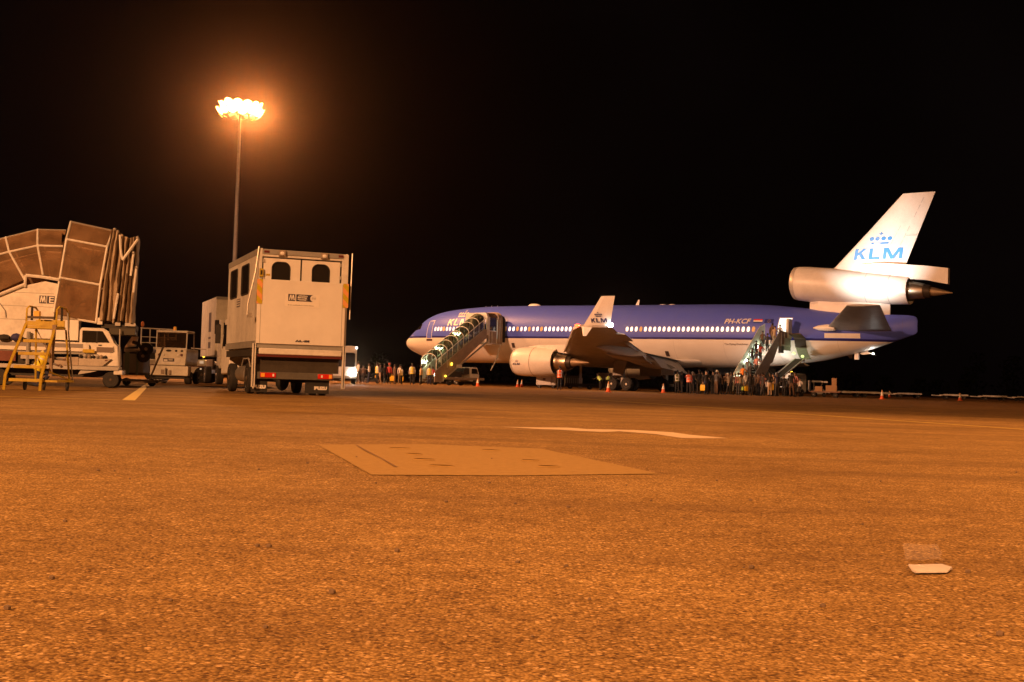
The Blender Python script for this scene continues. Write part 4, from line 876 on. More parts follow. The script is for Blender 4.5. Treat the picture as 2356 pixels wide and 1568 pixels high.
for k in range(3): MB().box(-.006, -.0045, 3.06, 3.6, 2.56 + .07 * k, 2.59 + .07 * k).build('marking_line', white_c, body)

# ------------------------------------------------------------------ second lift truck, facing the camera, behind
t2 = thing('box_truck', 'white high box truck facing forward, half hidden behind the nearest lift truck', 'box truck', (-14.15, 58.0, 0), R(21))
# local: x to the right along the front, y back along the side
bx = MB().box(0, 2.4, 0, 5.6, 1.36, 4.18).build('box_body', cream, t2, bevel=.02)
MB().box(-.01, 2.41, -.012, .05, 4.05, 4.19).build('roof_trim', greyp, bx)
for z0, z1 in ((2.55, 3.5), (2.2, 2.3), (1.75, 2.05)): MB().box(-.006, -.001, 1.7, 2.6, z0, z1).build('side_marking', mat('marking_grey', (.14, .13, .15), .5), bx)
c2 = MB().prism([(0, 1.3), (0, 3.08), (-.9, 3.05), (-1.35, 2.25), (-1.4, .75), (0, .75)], 'x', .1, 2.3).build('cab', cream, t2, bevel=.05)
MB().prism([(-.15, 2.2), (-.15, 2.85), (-.82, 2.85), (-1.15, 2.25)], 'x', .085, .105).build('side_window', tint, c2); MB().box(.2, 2.2, -1.3, -1.28, 2.3, 2.9).build('windscreen', tint, c2)
mr = MB().box(-.18, .02, -1.15, -1.05, 2.36, 3.02).build('mirror', black, c2, bevel=.03); MB().box(-.02, .12, -1.4, -1.36, 1.05, 1.3).build('bumper_corner', white, c2)
hl_ = MB().ball((.42, -1.42, 2.02), .16, .04, .14, 12).build('lamp_cluster', redp, c2); MB().ball((.42, -1.46, 2.02), .05, .02, .05, 8).build('lamp_glint', mat('reflector', (.9, .88, .8), .08, metal=1.), c2)
MB().box(.3, 2.1, -1.2, 5.4, .7, .95).build('chassis', dark, t2)
for y in (-.6, 3.8):
    for x in (.18, 2.2): wheel_parts(t2, (x, y, .45), .45, .3, 'x', steel, -1 if x < 1 else 1)
MB().box(.0, .1, .6, 3.0, .85, 1.2).build('side_guard', brown, t2); MB().tube([(-.7, 3.6, 1.75), (0, 3.4, 1.7)], .03, 6).build('marker_arm', white, t2)

# ------------------------------------------------------------------ folded covered stair truck at the left edge
sv = thing('stair_truck', 'white stair truck with tilted glazed canopy and bunched tan fabric hood at left', 'stair truck', (-12.09, 36.63, 0), R(15)); sv.scale = (.955, 1, 1)
def bar(pts, r, name, m_, par=sv, n=6): return MB().tube(pts, r, n).build(name, m_, par)
W_ = 2.1
# tilted head section
A = dict(TL=(-1.37, .55, 5.0), TR=(-.09, .55, 4.80), ML=(-1.43, 0, 4.41), MR=(-.21, 0, 4.25), NL=(-1.57, 0, 3.25), NR=(-.37, 0, 3.09), BL=(-1.71, 0, 2.2), BR=(-.45, 0, 1.95))
for k in ('L', 'R'):
    bar([A['T' + k], A['M' + k], A['N' + k], A['B' + k]], .036, 'canopy_post', white)
    bar([(A['T' + k][0], W_ - .55, A['T' + k][2]), (A['M' + k][0], W_, A['M' + k][2]), (A['B' + k][0], W_, A['B' + k][2])], .036, 'canopy_post', white)
    bar([A['T' + k], (A['T' + k][0], W_ - .55, A['T' + k][2])], .034, 'canopy_post', white)
for k in ('M', 'N'): bar([A[k + 'L'], A[k + 'R']], .034, 'canopy_rail', white); bar([(A[k + 'L'][0], W_, A[k + 'L'][2]), (A[k + 'R'][0], W_, A[k + 'R'][2])], .034, 'canopy_rail', white)
bar([A['TL'], A['TR']], .03, 'canopy_rail', alu); bar([(-1.0, 0, 2.02), A['BR'], (-.22, .3, 2.05)], .034, 'canopy_rail', white)
def pane(q, name='canopy_panel', m_=None, par=sv):
    q = [Vector(p) for p in q]; nn = (q[1] - q[0]).cross(q[2] - q[0]).normalized() * .012
    return MB().add([p for p in q] + [p + nn for p in q], [(0, 1, 2, 3), (7, 6, 5, 4), (0, 4, 5, 1), (1, 5, 6, 2), (2, 6, 7, 3), (3, 7, 4, 0)]).build(name, m_ or canopy, par, smooth=0)
pane([A['TL'], A['TR'], A['MR'], A['ML']]); pane([A['ML'], A['MR'], A['NR'], A['NL']]); pane([A['NL'], A['NR'], A['BR'], A['BL']])
def off(p, y): return (p[0], y, p[2])
pane([off(A['TL'], W_ - .55), off(A['TR'], W_ - .55), off(A['MR'], W_), off(A['ML'], W_)]); pane([off(A['ML'], W_), off(A['MR'], W_), off(A['BR'], W_), off(A['BL'], W_)]); pane([A['TL'], A['TR'], off(A['TR'], W_ - .55), off(A['TL'], W_ - .55)])
# stair section with arched posts running down to the left
sec = [(-5.9, 3.35, 2.95, 1.75, -5.15), (-4.6, 3.93, 3.5, 2.45, -3.95), (-3.27, 4.37, 3.94, 3.14, -2.60), (-2.34, 4.66, 4.17, 3.31, -2.07), (-1.50, 4.69, 4.19, 3.22, -1.58)]
def spt(s): return [(s[0], .5, s[1] + .04), (s[0] + (s[4] - s[0]) * .28, 0, s[2]), (s[4], 0, s[3])]
for s in sec[:-1]:
    P = spt(s); bar(P, .034, 'canopy_post', white); bar([off(P[2], W_), off(P[1], W_), (P[0][0], W_ - .5, P[0][2]), P[0]], .034, 'canopy_post', white)
for a, b_ in zip(sec[:-1], sec[1:]):
    P, Q = spt(a), spt(b_)
    bar([P[1], Q[1]], .032, 'canopy_rail', white); bar([P[0], Q[0]], .022, 'canopy_rail', alu); bar([off(P[1], W_), off(Q[1], W_)], .035, 'canopy_rail', white)
    pane([P[0], Q[0], Q[1], P[1]]); pane([P[1], Q[1], Q[2], P[2]]); pane([off(P[1], W_), off(Q[1], W_), off(Q[2], W_), off(P[2], W_)])
bar([(-2.22, .25, 3.97), (-1.62, .25, 3.95)], .05, 'lamp_cover', white_c); bar([(-4.2, .3, 3.2), (-2.9, .3, 3.75), (-2.25, .3, 3.95)], .03, 'inner_rail', brown)
bar([(-2.57, -.02, 3.27), (-2.07, -.02, 3.24), (-1.58, -.02, 3.18)], .05, 'shelf_rail', white); bar([(-2.57, -.02, 3.27), (-2.58, -.02, 2.92)], .045, 'shelf_rail', white); bar([(-5.2, -.03, 1.62), (-3.37, -.03, 2.63), (-2.58, -.03, 3.0)], .05, 'side_rail', white)
MB().box(-1.58, -1.57, .05, W_, 3.2, 4.6).build('inner_frame', canopy, sv)
for x in (-1.15, -.75): bar([(x - .1, 1.2, 2.2), (x + .05, 1.2, 4.3)], .03, 'inner_post', brown)
bar([(-1.5, 1.0, 4.0), (-.9, 1.1, 3.75), (-.4, 1.0, 4.05)], .05, 'inner_curtain_rail', fabric); bar([(-4.8, 1.6, 2.9), (-2.6, 1.6, 3.95), (-1.6, 1.6, 4.0)], .035, 'inner_rail', white); bar([(-3.6, 1.7, 2.7), (-3.9, 1.7, 3.9)], .03, 'inner_post', brown); bar([(-2.3, 1.7, 3.2), (-2.45, 1.7, 4.4)], .03, 'inner_post', brown)
side = [(-5.4, 1.40), (-5.4, 1.50), (-3.4, 2.58), (-2.56, 2.97), (-2.0, 3.12), (-1.62, 3.06), (-1.76, 1.42)]
sp = MB().prism(side, 'y', .02, .08).build('side_panel', white, sv, smooth=0)
MB().prism([(-5.4, 1.40), (-5.4, 1.5), (-2.56, 2.97), (-1.62, 3.06), (-1.62, 1.42)], 'y', W_ - .08, W_ - .02).build('side_panel', white, sv, smooth=0)
for k, z in enumerate((1.95, 2.35, 2.75)): MB().box(-3.6 + .35 * k, -1.73, .014, .02, z, z + .012).build('panel_seam', greyp, sp, smooth=0)
l1 = MB().box(-2.15, -1.945, .010, .0195, 2.46, 2.69).build('logo_square', ink, sp, smooth=0)
MB().prism([(-2.13, 2.49), (-2.10, 2.49), (-2.085, 2.60), (-2.055, 2.49), (-2.035, 2.49), (-2.005, 2.60), (-1.99, 2.49), (-1.96, 2.49), (-1.985, 2.67), (-2.02, 2.67), (-2.045, 2.57), (-2.07, 2.67), (-2.105, 2.67)], 'y', .006, .0095).build('logo_letter', white_c, sp, smooth=0)
l2 = MB().box(-1.92, -1.705, .010, .0195, 2.46, 2.69).build('logo_square', ink, sp, smooth=0)
MB().prism([(-1.86, 2.48), (-1.72, 2.48), (-1.72, 2.51), (-1.825, 2.51), (-1.825, 2.56), (-1.73, 2.56), (-1.73, 2.59), (-1.825, 2.59), (-1.825, 2.635), (-1.72, 2.635), (-1.72, 2.665), (-1.86, 2.665)], 'y', .006, .0095).build('logo_letter', white_c, sp, smooth=0)
bar([(-3.5, -.0, 2.45), (-3.28, -.0, 2.40), (-3.12, 0, 2.2), (-3.09, 0, 2.0)], .018, 'hose', greyp)
st_b = MB().prism([(-1.62, 2.15), (-.6, 2.15), (-.6, 3.0), (-1.55, 3.05)], 'y', .25, .3).build('inner_bulkhead', mat('inner_tan', (.45, .36, .26), .6, dirt=.4), sv)
MB().lathe([(-.01, .16), (.06, .16)], 'y', (-1.22, .2, 2.5), 16).build('cable_drum', brown, sv); bar([(-1.3, .2, 2.2), (-.62, .2, 2.85)], .035, 'brace', greyp); MB().box(-1.0, -.8, .2, .24, 2.45, 2.53).build('label_plate', white_c, sv)
# bunched fabric hood
b = MB(); cols = 34; rows = 14; rf = random.Random(4); vs = []
for i in range(cols + 1):
    t = i / cols; x0 = -.09 + .80 * t; zt = 4.78 - .12 * t - .14 * math.sin(math.pi * min(1, max(0, (t - .25) / .75))); zb = 1.93 + .10 * abs(math.sin(2.2 * t * math.pi)) + (.0 if t > .1 else .05)
    for j in range(rows + 1):
        u = j / rows; y = .11 * math.sin(i * 1.25 + 1.6 * math.sin(2.3 * u + i * .2)) + .07 * math.sin(i * .6 + 4 * u) + .03 * rf.uniform(-1, 1) + .1 * t
        lean = -.40 * u * (1 - .75 * t) * (1 - .3 * u)
        vs.append((x0 + lean + .015 * rf.uniform(-1, 1), y, zt + (zb - zt) * u))
b.add(vs, [(i * (rows + 1) + j, (i + 1) * (rows + 1) + j, (i + 1) * (rows + 1) + j + 1, i * (rows + 1) + j + 1) for i in range(cols) for j in range(rows)])
nb = len(vs); b.add([(x, 2.0 - y, z) for x, y, z in vs], [(i * (rows + 1) + j, (i + 1) * (rows + 1) + j, (i + 1) * (rows + 1) + j + 1, i * (rows + 1) + j + 1) for i in range(cols) for j in range(rows)])
front = [i for i in range(nb)]
e1 = [vs[cols * (rows + 1) + j] for j in range(rows + 1)]; e2 = [(x, 2.0 - y, z) for x, y, z in e1]
b.add(e1 + e2, [(j, j + 1, rows + 2 + j, rows + 1 + j) for j in range(rows)])
t1 = [vs[i * (rows + 1)] for i in range(cols + 1)]; b.add(t1 + [(x, 2.0 - y, z + .05) for x, y, z in t1], [(i, i + 1, cols + 2 + i, cols + 1 + i) for i in range(cols)])
hood = b.build('fabric_hood', fabric, sv, smooth=70)
bar([(.17, -.10, 4.62), (.20, -.12, 4.2), (.26, -.12, 3.9)], .04, 'hood_bar', white, hood); bar([(.71, -.08, 4.52), (.27, -.14, 3.85)], .045, 'hood_bar', white, hood)
for x, z0, z1 in ((.60, 4.08, 3.4), (.70, 3.66, 2.9)): bar([(x, -.05, z0), (x - .06, -.08, z1)], .035, 'hood_bar', white, hood)
bar([(.18, -.1, 2.85), (.08, -.12, 2.08)], .04, 'hood_bar', white, hood)
for x, z in ((.0, 4.78), (.10, 4.72), (.70, 4.56), (.60, 4.10), (.71, 3.66)): MB().ball((x, -.08, z), .05, n=8).build('bar_end', alu, hood)
# head platform, cabinet, deck, cab
for (x0, x1, z0, z1, m_, nm) in ((-.30, .76, 1.80, 1.92, dark, 'head_platform'), (-.05, .74, 1.62, 1.80, mat('dark_olive', (.05, .045, .03), .7), 'head_frame')): MB().box(x0, x1, .1, 2.0, z0, z1).build(nm, m_, sv)
for x in (.12, .42, .58): MB().box(x, x + .16, .02, .1, 1.88, 1.98).build('platform_bumper', lgrey, sv)
MB().box(-.42, -.26, .0, .12, 1.9, 2.1).build('floodlight', white, sv)
cbn = MB().box(-3.2, -.97, .12, .95, 1.39, 2.01).build('cabinet', white_c, sv, bevel=.015); MB().box(-3.2, -.95, .10, .97, 2.012, 2.22).build('cabinet_lid', mat('lid_grey', (.40, .36, .31), .6, dirt=.5), cbn, bevel=.01)
MB().ball((-1.48, .11, 1.97), .025, n=6).build('catch', dark, cbn)
MB().box(-1.0, -.985, .2, .9, 1.45, 2.15).build('cabinet_side', greyp, cbn)
MB().prism([(-3.4, 1.05), (-3.4, 1.34), (-.72, 1.34), (-.62, 1.28), (-.60, 1.06)], 'y', -.08, .12).build('deck_locker', white, sv, bevel=.012)
MB().box(-3.3, -.80, -.086, -.08, 1.17, 1.29).build('locker_recess', mat('recess_grey', (.22, .21, .22), .5), sv); MB().box(-.80, -.45, -.10, -.082, 1.04, 1.14).build('reflector_plate', yellow, sv)
MB().box(-3.4, .29, -.05, 1.9, .52, .64).build('deck_edge', lgrey, sv, bevel=.01); MB().prism([(-3.4, .95), (-.5, .99), (-.5, 1.05), (-3.4, 1.05)], 'y', -.02, .1).build('stair_beam', greyp, sv)
MB().prism([(-1.62, .645), (-1.62, .87), (-.92, .90), (-.92, .645)], 'y', -.07, .3).build('tool_box', mat('worn_panel', (.42, .36, .30), .5, dirt=.6), sv); MB().ball((-1.22, -.075, .74), .045, .01, .045, 8).build('tool_box_lock', steel, sv)
MB().prism([(-.91, .645), (-.91, .86), (.05, .87), (-.20, .645)], 'y', -.075, .3).build('fender_plate', mat('scratched_alu', (.46, .42, .37), .42, metal=.5, dirt=.6, dscale=3), sv, smooth=0); MB().box(-.13, -.05, -.08, -.076, .81, .84).build('badge', redp, sv)
for k in range(7): MB().ball((-.85 + .12 * k, .02, .92 + .02 * math.sin(k * 2.1)), .07, .1, .05 + .02 * (k % 3), 8).build('cable_bundle', [dark, lgrey, brown][k % 3], sv)
cp = [(-.92, .645), (-.92, 1.72), (-.86, 1.79), (-.22, 1.79), (-.06, 1.70), (.12, 1.36), (.24, 1.26), (.29, .70), (.27, .645)]
cab_ = MB().prism(cp, 'y', .02, 1.7).build('cab', white, sv, bevel=.03)
MB().prism([(-.84, 1.34), (-.84, 1.70), (-.24, 1.70), (-.02, 1.36)], 'y', .008, .03).build('side_window', tint, cab_); MB().prism([(-.42, 1.34), (-.42, 1.70), (-.385, 1.70), (-.385, 1.34)], 'y', .002, .012).build('window_divider', black, cab_)
MB().box(-.40, .10, .008, .02, 1.06, 1.22).build('door_trim', mat('trim_brown', (.16, .12, .10), .5), cab_); MB().box(-.35, -.25, .0, .018, 1.26, 1.29).build('door_handle', black, cab_); MB().tube([(.1, .0, 1.25), (.12, .0, 1.1), (.0, .0, 1.06)], .012, 5).build('door_seam', greyp, cab_)  # door trim is a plain dark brown strip
MB().box(.14, .41, -.02, 1.75, .40, .54).build('bumper', white, sv, bevel=.02); bar([(.30, -.05, .58), (.28, -.05, 1.78)], .022, 'marker_pole', alu)
for x in (.06, -3.2):
    for y in (.10, 1.6): wheel_parts(sv, (x, y, .245), .245, .2, 'y', mat('dark_rim', (.10, .07, .05), .6, dirt=.4), -1 if y < 1 else 1)
MB().box(-3.3, .1, .3, 1.5, .30, .52).build('chassis', dark, sv); MB().prism([(-.92, .38), (-.85, .5), (-.35, .5), (-.6, .44)], 'y', -.02, .1).build('step_bracket', lgrey, sv)
MB().box(-2.9, -2.0, .0, .6, .66, 1.0).build('battery_box', dark, sv); MB().box(-3.6, -2.75, -.12, .0, .72, 1.02).build('side_locker', mat('locker_red_brown', (.16, .045, .03), .6, dirt=.5), sv)
MB().ball((-2.75, -.16, 1.42), .16, .12, .12, 10).build('folded_tarpaulin', mat('tarp_blue', (.03, .03, .12), .7), sv); MB().ball((-3.1, -.16, 1.40), .2, .12, .10, 10).build('folded_tarpaulin', black, sv); MB().box(-2.6, -1.75, -.14, -.09, .80, .95).build('access_panel', lgrey, sv); MB().tube([(-2.4, -.1, .64), (-2.4, -.1, 1.6)], .06, 8).build('hydraulic_ram', greyp, sv)

# ------------------------------------------------------------------ yellow steps in front of it
ld = thing('step_ladder', 'yellow wheeled maintenance steps with four treads in front of the stair truck', 'step ladder', (-11.70, 29.03, 0), 0)
for x0, x1, z1 in ((-.37, -.12, 1.62), (.49, .60, 1.62)):
    MB().tube([(x0, 0, -.0), (x0 + .02, .0, .35), (x1, .55, z1)], .036, 6).build('front_stile', yellow, ld)
for k, (x, z) in enumerate(((-.29, .25), (-.24, .57), (-.20, .89), (-.16, 1.20))):
    y = .02 + .13 * (k + 1); xe = (.49, .50, .53, .56)[k]; MB().box(x, xe, y - .09, y + .07, z - .045, z + .03).build('tread', yellow, ld, bevel=.006)
pl = MB().box(-.14, .62, .55, 1.15, 1.50, 1.56).build('platform', yellow, ld); MB().box(-.12, .60, .54, .56, 1.565, 1.68).build('toe_board', yellow, ld); MB().box(-.12, .60, 1.13, 1.15, 1.565, 1.74).build('toe_board', yellow, ld)
MB().box(-.11, .55, .56, .60, 1.74, 1.80).build('safety_pad', mat('pad_dark', (.07, .05, .03), .7), ld)
for x in (-.13, .60):
    MB().tube([(x, .56, 1.5), (x + .01, .56, 1.98), (x + .05, .6, 2.04), (x + .09, .9, 2.02), (x + .10, 1.12, 1.9), (x + .10, 1.14, 1.5)], .022, 6).build('hand_loop', yellow, ld)
    MB().tube([(x + .11, .62, 1.70), (x + .11, .62, 2.03)], .028, 6).build('grip', black, ld)
for x in (-.10, .64): MB().tube([(x, 1.12, 1.5), (x + (.12 if x > 0 else .02), 1.18, .20)], .024, 6).build('rear_leg', yellow, ld)
MB().tube([(.69, 1.05, 1.95), (.72, 1.1, 1.4), (.83, 1.2, .26)], .018, 6).build('brace', greyp, ld)
MB().tube([(-.08, 1.1, 1.5), (.46, .4, 1.0)], .013, 5).build('brace', brown, ld); MB().tube([(-.05, 1.1, .86), (.42, .4, .42)], .016, 5).build('brace', yellow, ld); MB().tube([(.55, .4, .45), (.82, 1.18, .24)], .018, 5).build('brace', yellow, ld)
MB().box(-.32, .86, .10, .14, .21, .26).build('base_bar', yellow, ld); MB().box(.50, .86, 1.14, 1.2, .21, .26).build('base_bar', yellow, ld); MB().box(.80, .85, .12, 1.18, .21, .26).build('base_bar', yellow, ld); MB().box(-.1, -.06, .12, 1.18, .21, .26).build('base_bar', yellow, ld)
MB().prism([(.55, 1.6), (.64, 1.6), (.58, .35), (.50, .35)], 'y', .46, .50).build('side_plate', mat('side_plate_brown', (.24, .17, .11), .6, dirt=.4), ld)
for x, y in ((-.07, .5), (.16, 1.1), (.81, .9)):
    MB().lathe([(-.02, .07), (.02, .07)], 'x', (x, y, .07), 12).build('castor', black, ld); MB().box(x - .035, x + .035, y - .04, y + .04, .09, .22).build('castor_fork', black, ld)
MB().box(.02, .15, .62, .75, 1.80, 1.93).build('warning_lamp', mat('amber_box', (.70, .34, .03), .4, emit=(1, .45, .03), es=.1), ld)

# ------------------------------------------------------------------ tractor
tg = thing('baggage_tractor', 'small white baggage tractor with glazed cab and yellow beacon seen from behind', 'tractor', (-15.13, 54.05, 0), 0)
MB().box(-.90, .80, .0, .55, .36, .80).build('rear_bumper', cream, tg, bevel=.03)
hd_ = MB().prism([(-.70, .82), (-.74, 1.30), (-.72, 1.56), (.66, 1.56), (.66, 1.25), (.62, .82)], 'y', .12, 2.2).build('body', cream, tg, bevel=.03)
MB().prism([(-.52, .88), (-.52, 1.14), (.42, 1.14), (.36, .88)], 'y', .108, .125).build('rear_panel', white, hd_)
MB().box(-.36, .14, .095, .105, .985, 1.13).build('number_plate', ink, hd_); MB().box(-.33, -.16, .088, .094, 1.0, 1.08).build('plate_reflector', mat('plate_white', (.8, .8, .8), .25), hd_); MB().box(-.12, .07, .088, .094, 1.03, 1.11).build('plate_marking', lgrey, hd_)
for x, m_ in ((-.54, redp), (-.36, clearl), (.30, clearl), (.45, redp)):
    MB().lathe([(.0, .055), (.05, .065)], 'y', (x, .08, 1.285), 14).build('tail_lamp', m_, hd_)
for x, w in ((-.13, .13), (.20, .06), (.46, .06)): MB().ball((x, .115, 1.47), w, .02, .05, 10).build('vent', dark, hd_)
for x in (-.71, .63):
    MB().tube([(x, .2, 1.56), (x, .25, 2.30)], .03, 6).build('cab_post', white, tg); MB().tube([(x, 1.5, 1.56), (x, 1.4, 2.30)], .03, 6).build('cab_post', white, tg)
MB().tube([(-.71, .2, 1.58), (.63, .2, 1.58)], .03, 6).build('cab_rail', white, tg)
MB().box(-.74, .66, .2, 1.45, 2.28, 2.38).build('cab_roof', white, tg, bevel=.03); MB().box(-.68, .60, .235, .245, 1.61, 2.27).build('rear_window', glassy('cab_glass', (.45, .36, .28), .10, .08, haze=.05, hazecol=(.4, .28, .18)), tg)
MB().lathe([(0, .075), (.14, .075), (.19, .05)], 'z', (-.08, .8, 2.38), 12).build('beacon', amber, tg); MB().box(-.5, .4, .9, 1.1, 1.56, 1.95).build('seat_back', dark, tg)
MB().box(-.40, -.26, -.03, .0, .42, .62).build('tow_bracket', brown, tg); MB().box(-.05, .05, -.1, .0, .42, .60).build('tow_bracket', brown, tg); MB().tube([(-.16, -.12, .40), (-.16, -.12, .70)], .03, 8).build('tow_pin', steel, tg)
for x in (-.80, .68):
    wheel_parts(tg, (x, .55, .28), .28, .26, 'x', steel, -1 if x < 0 else 1); wheel_parts(tg, (x, 1.9, .28), .28, .2, 'x', steel, -1 if x < 0 else 1)
MB().box(-.7, .6, .2, 2.2, .22, .40).build('chassis', dark, tg)

# ------------------------------------------------------------------ container loader behind the tractor and the cart with hose reels
lo = thing('cargo_loader', 'long white loader vehicle with railed platform behind the small tractor', 'cargo loader', (-18.9, 63.0, 0), 0)
bd = MB().prism([(-.35, .45), (-.35, 1.15), (3.0, 1.2), (3.25, 1.05), (3.3, .5)], 'y', 0, 2.2).build('body', cream, lo, bevel=.03)
MB().box(-.3, 3.2, -.01, .0, .82, .88).build('body_trim', redp, bd)
pb = MB()
for x in (-.3, .15, .62, 1.1, 1.5): pb.tube([(x, 0, 1.75), (x, 0, 2.75)], .03, 6)
pb.tube([(-.35, 0, 2.75), (1.5, 0, 2.70)], .035, 6); pb.tube([(-.3, 0, 2.3), (1.5, 0, 2.28)], .025, 6); pb.tube([(-.3, 0, 2.0), (.7, 0, 2.0)], .025, 6); pb.build('platform_railing', cream, lo)
MB().box(-.4, 1.6, -.05, 2.0, 1.66, 1.78).build('platform', cream, lo); MB().box(.65, 1.2, .1, .9, 1.78, 2.3).build('control_box', greyp, lo); MB().box(-.3, 1.5, .1, 1.8, 1.2, 1.66).build('scissor_frame', dark, lo)
MB().ball((-.25, 0, 2.95), .09, .09, .16, 10).build('beacon', mat('orange_lens', (.6, .2, .05), .3), lo)
MB().ball((2.98, -.02, 1.45), .11, .08, .13, 10).build('indicator_lamp', beacon_on, lo); MB().box(2.78, 2.98, -.03, 0, 1.0, 1.14).build('tail_lamp', mat('lamp_white', (.8, .75, .7), .2, emit=(1, .75, .5), es=.35), lo); MB().ball((2.85, -.02, .72), .06, .03, .05, 8).build('reflector', mat('lamp_white', (.8, .75, .7), .2), lo)
MB().tube([(2.95, 0, 1.2), (2.98, 0, 2.3)], .02, 5).build('marker_pole', greyp, lo)
for x in (.35, 2.9):
    for y in (.1, 2.0): wheel_parts(lo, (x, y, .42), .42, .25, 'y', mat('dark_rim', (.10, .07, .05), .6), -1 if y < 1 else 1)
ct = thing('service_cart', 'grey service cart with two black hose reels beside the stair truck bumper', 'service cart', (-13.35, 43.2, 0), 0)
MB().box(-.45, .30, 0, .8, .45, 1.15).build('tank', lgrey, ct, bevel=.04); MB().box(-.35, -.2, -.04, 0, .4, 1.2).build('tank_strap', mat('strap_green', (.25, .33, .28), .5), ct); MB().box(.05, .12, -.04, 0, .4, 1.2).build('tank_strap', mat('strap_green', (.25, .33, .28), .5), ct)
MB().box(-.5, .95, .0, .8, .16, .24).build('base_frame', brown, ct); MB().box(-.4, .5, -.02, .8, 1.2, 1.32).build('top_tray', lgrey, ct)
for x, z in ((.42, 1.32), (.32, 1.06)):
    rl = MB().lathe([(-.09, .19), (-.07, .22), (.07, .22), (.09, .19)], 'y', (x, -.08, z), 18).build('hose_reel', black, ct); MB().lathe([(-.11, .04), (-.09, .06)], 'y', (x, -.08, z), 10).build('reel_hub', greyp, rl)
MB().tube([(1.0, -.05, 1.42), (.55, -.05, .22)], .035, 6).build('tow_bar', mat('bar_khaki', (.34, .28, .18), .6), ct); MB().box(.4, .75, -.15, .05, .12, .22).build('tow_eye', brown, ct)
MB().prism([(-.4, 1.35), (-.15, 1.75), (.05, 1.75), (-.05, 1.4)], 'y', .0, .2).build('funnel', white, ct); MB().tube([(-.1, 0, 1.55), (.12, -.05, 1.5), (.2, -.05, 1.35)], .06, 8).build('hose', black, ct)
for x in (-.3, .6): wheel_parts(ct, (x, .1, .14), .14, .1, 'y', greyp)

# ------------------------------------------------------------------ bus with its headlight on
bs = thing('bus', 'white airport bus with one dazzling headlight, mostly hidden behind the lift truck', 'bus', (-12.28, 87.0, 0), R(8))
prof = rrect(-1.2, 1.22, .42, 2.75, .22, 5)
bb = MB().prism(prof, 'y', 0, 9).build('body', white, bs, bevel=.04)
MB().prism(rrect(-1.08, 1.1, 1.25, 2.25, .12, 4), 'y', -.015, .01).build('windscreen', tint, bb); MB().prism([(-1.15, 2.3), (1.17, 2.3), (1.28, 2.62), (1.1, 2.72), (-1.0, 2.72)], 'y', -.12, .02).build('roof_visor', cream, bb)
MB().ball((1.18, -.14, 2.62), .08, .06, .08, 10).build('roof_lamp', mat('roof_lamp_lit', (1, 1, 1), .2, emit=(1, .96, .9), es=6.), bb)
for x in (-1.0, 1.0):
    MB().ball((x, -.05, .82), .24, .06, .22, 14).build('headlight', head_on if x > 0 else clearl, bb)
MB().box(-1.2, 1.22, -.05, 0, .42, .58).build('bumper', greyp, bb)
for y in (1.6, 7):
    for x in (-1.05, 1.07): wheel_parts(bs, (x, y, .45), .45, .28, 'x', steel, -1 if x < 0 else 1)
spot('headlight_beam', (-11.28, 86.8, .80), (-3.5, 30, .3), 1600, (1, .95, .86), 24, .9, .12)

# ------------------------------------------------------------------ ground power unit, loader under the belly, cones, dollies
gp = thing('ground_power_unit', 'white ground power unit box standing below the near engine', 'power unit', (2.45, 117.0, 0), R(-8))
gb = MB().box(0, 1.42, 0, 1.3, .30, 1.22).build('body', white_c, gp, bevel=.02); MB().box(1.45, 1.85, 0, 1.3, .30, 1.18).build('end_cabinet', white, gp, bevel=.02)
MB().box(.45, .95, -.012, 0, .72, 1.0).build('control_panel', cream, gb, bevel=.004); MB().box(.62, .88, -.02, -.012, .76, .96).build('display', mat('display_dark', (.14, .09, .09), .3), gb)
for x, z in ((.03, .62), (.03, .36), (1.55, .62), (1.7, .45)): MB().box(x + .05, x + .09, -.01, 0, z, z + .06).build('latch', dark, gb)
for x in (.25, 1.6):
    for y in (.1, 1.2): wheel_parts(gp, (x, y, .17), .17, .14, 'y', greyp, -1 if y < 1 else 1)
MB().tube([(.3, -.02, .3), (.3, -.02, 0)], .03, 6).build('prop_leg', lgrey, gp)
ulf = thing('cargo_platform_loader', 'dark cargo loader with upright mast parked under the belly behind the near engine', 'cargo loader', (5.3, 119.0, 0), 0)
MB().box(0, 2.9, 0, 1.8, .25, .55).build('deck', dark, ulf); MB().box(0, 1.6, .2, 1.6, .55, 1.3).build('machinery', mat('dark_olive', (.05, .045, .03), .7), ulf); MB().box(1.4, 1.62, .1, .3, .5, 2.4).build('mast', lgrey, ulf); MB().box(1.35, 1.7, .05, .35, .15, 1.1).build('mast_foot', lgrey, ulf)
MB().prism([(-.2, 1.9), (.7, 2.1), (.75, 1.95), (-.15, 1.6)], 'y', .3, 1.4).build('canopy', greyp, ulf); MB().tube([(.1, .3, .5), (.1, .3, 1.9)], .05, 6).build('canopy_post', greyp, ulf)
pr = MB()
for k in range(8): pr.tube([(.05 + .2 * k, .05, .55), (.05 + .2 * k, .05, 1.05)], .02, 5)
pr.build('guard_bars', greyp, ulf)
for x in (.5, 2.4): wheel_parts(ulf, (x, .1, .25), .25, .2, 'y', greyp)
cnt = thing('freight_pallet', 'pale wrapped freight pallet standing beside the main wheels', 'freight', (8.55, 119.0, 0), 0)
MB().box(0, 1.6, 0, 1.6, 1.12, 1.66).build('wrapped_load', mat('speckled_wrap', (.42, .36, .26), .7, dirt=.9, dscale=14, bump=.8, bscale=20), cnt, bevel=.03); MB().box(-.05, 1.65, -.05, 1.65, 1.0, 1.115).build('pallet_base', alu, cnt); MB().box(.1, 1.5, .1, 1.5, .2, 1.0).build('trolley', dark, cnt)
for x in (.3, 1.3): wheel_parts(cnt, (x, .1, .18), .18, .14, 'y', greyp)

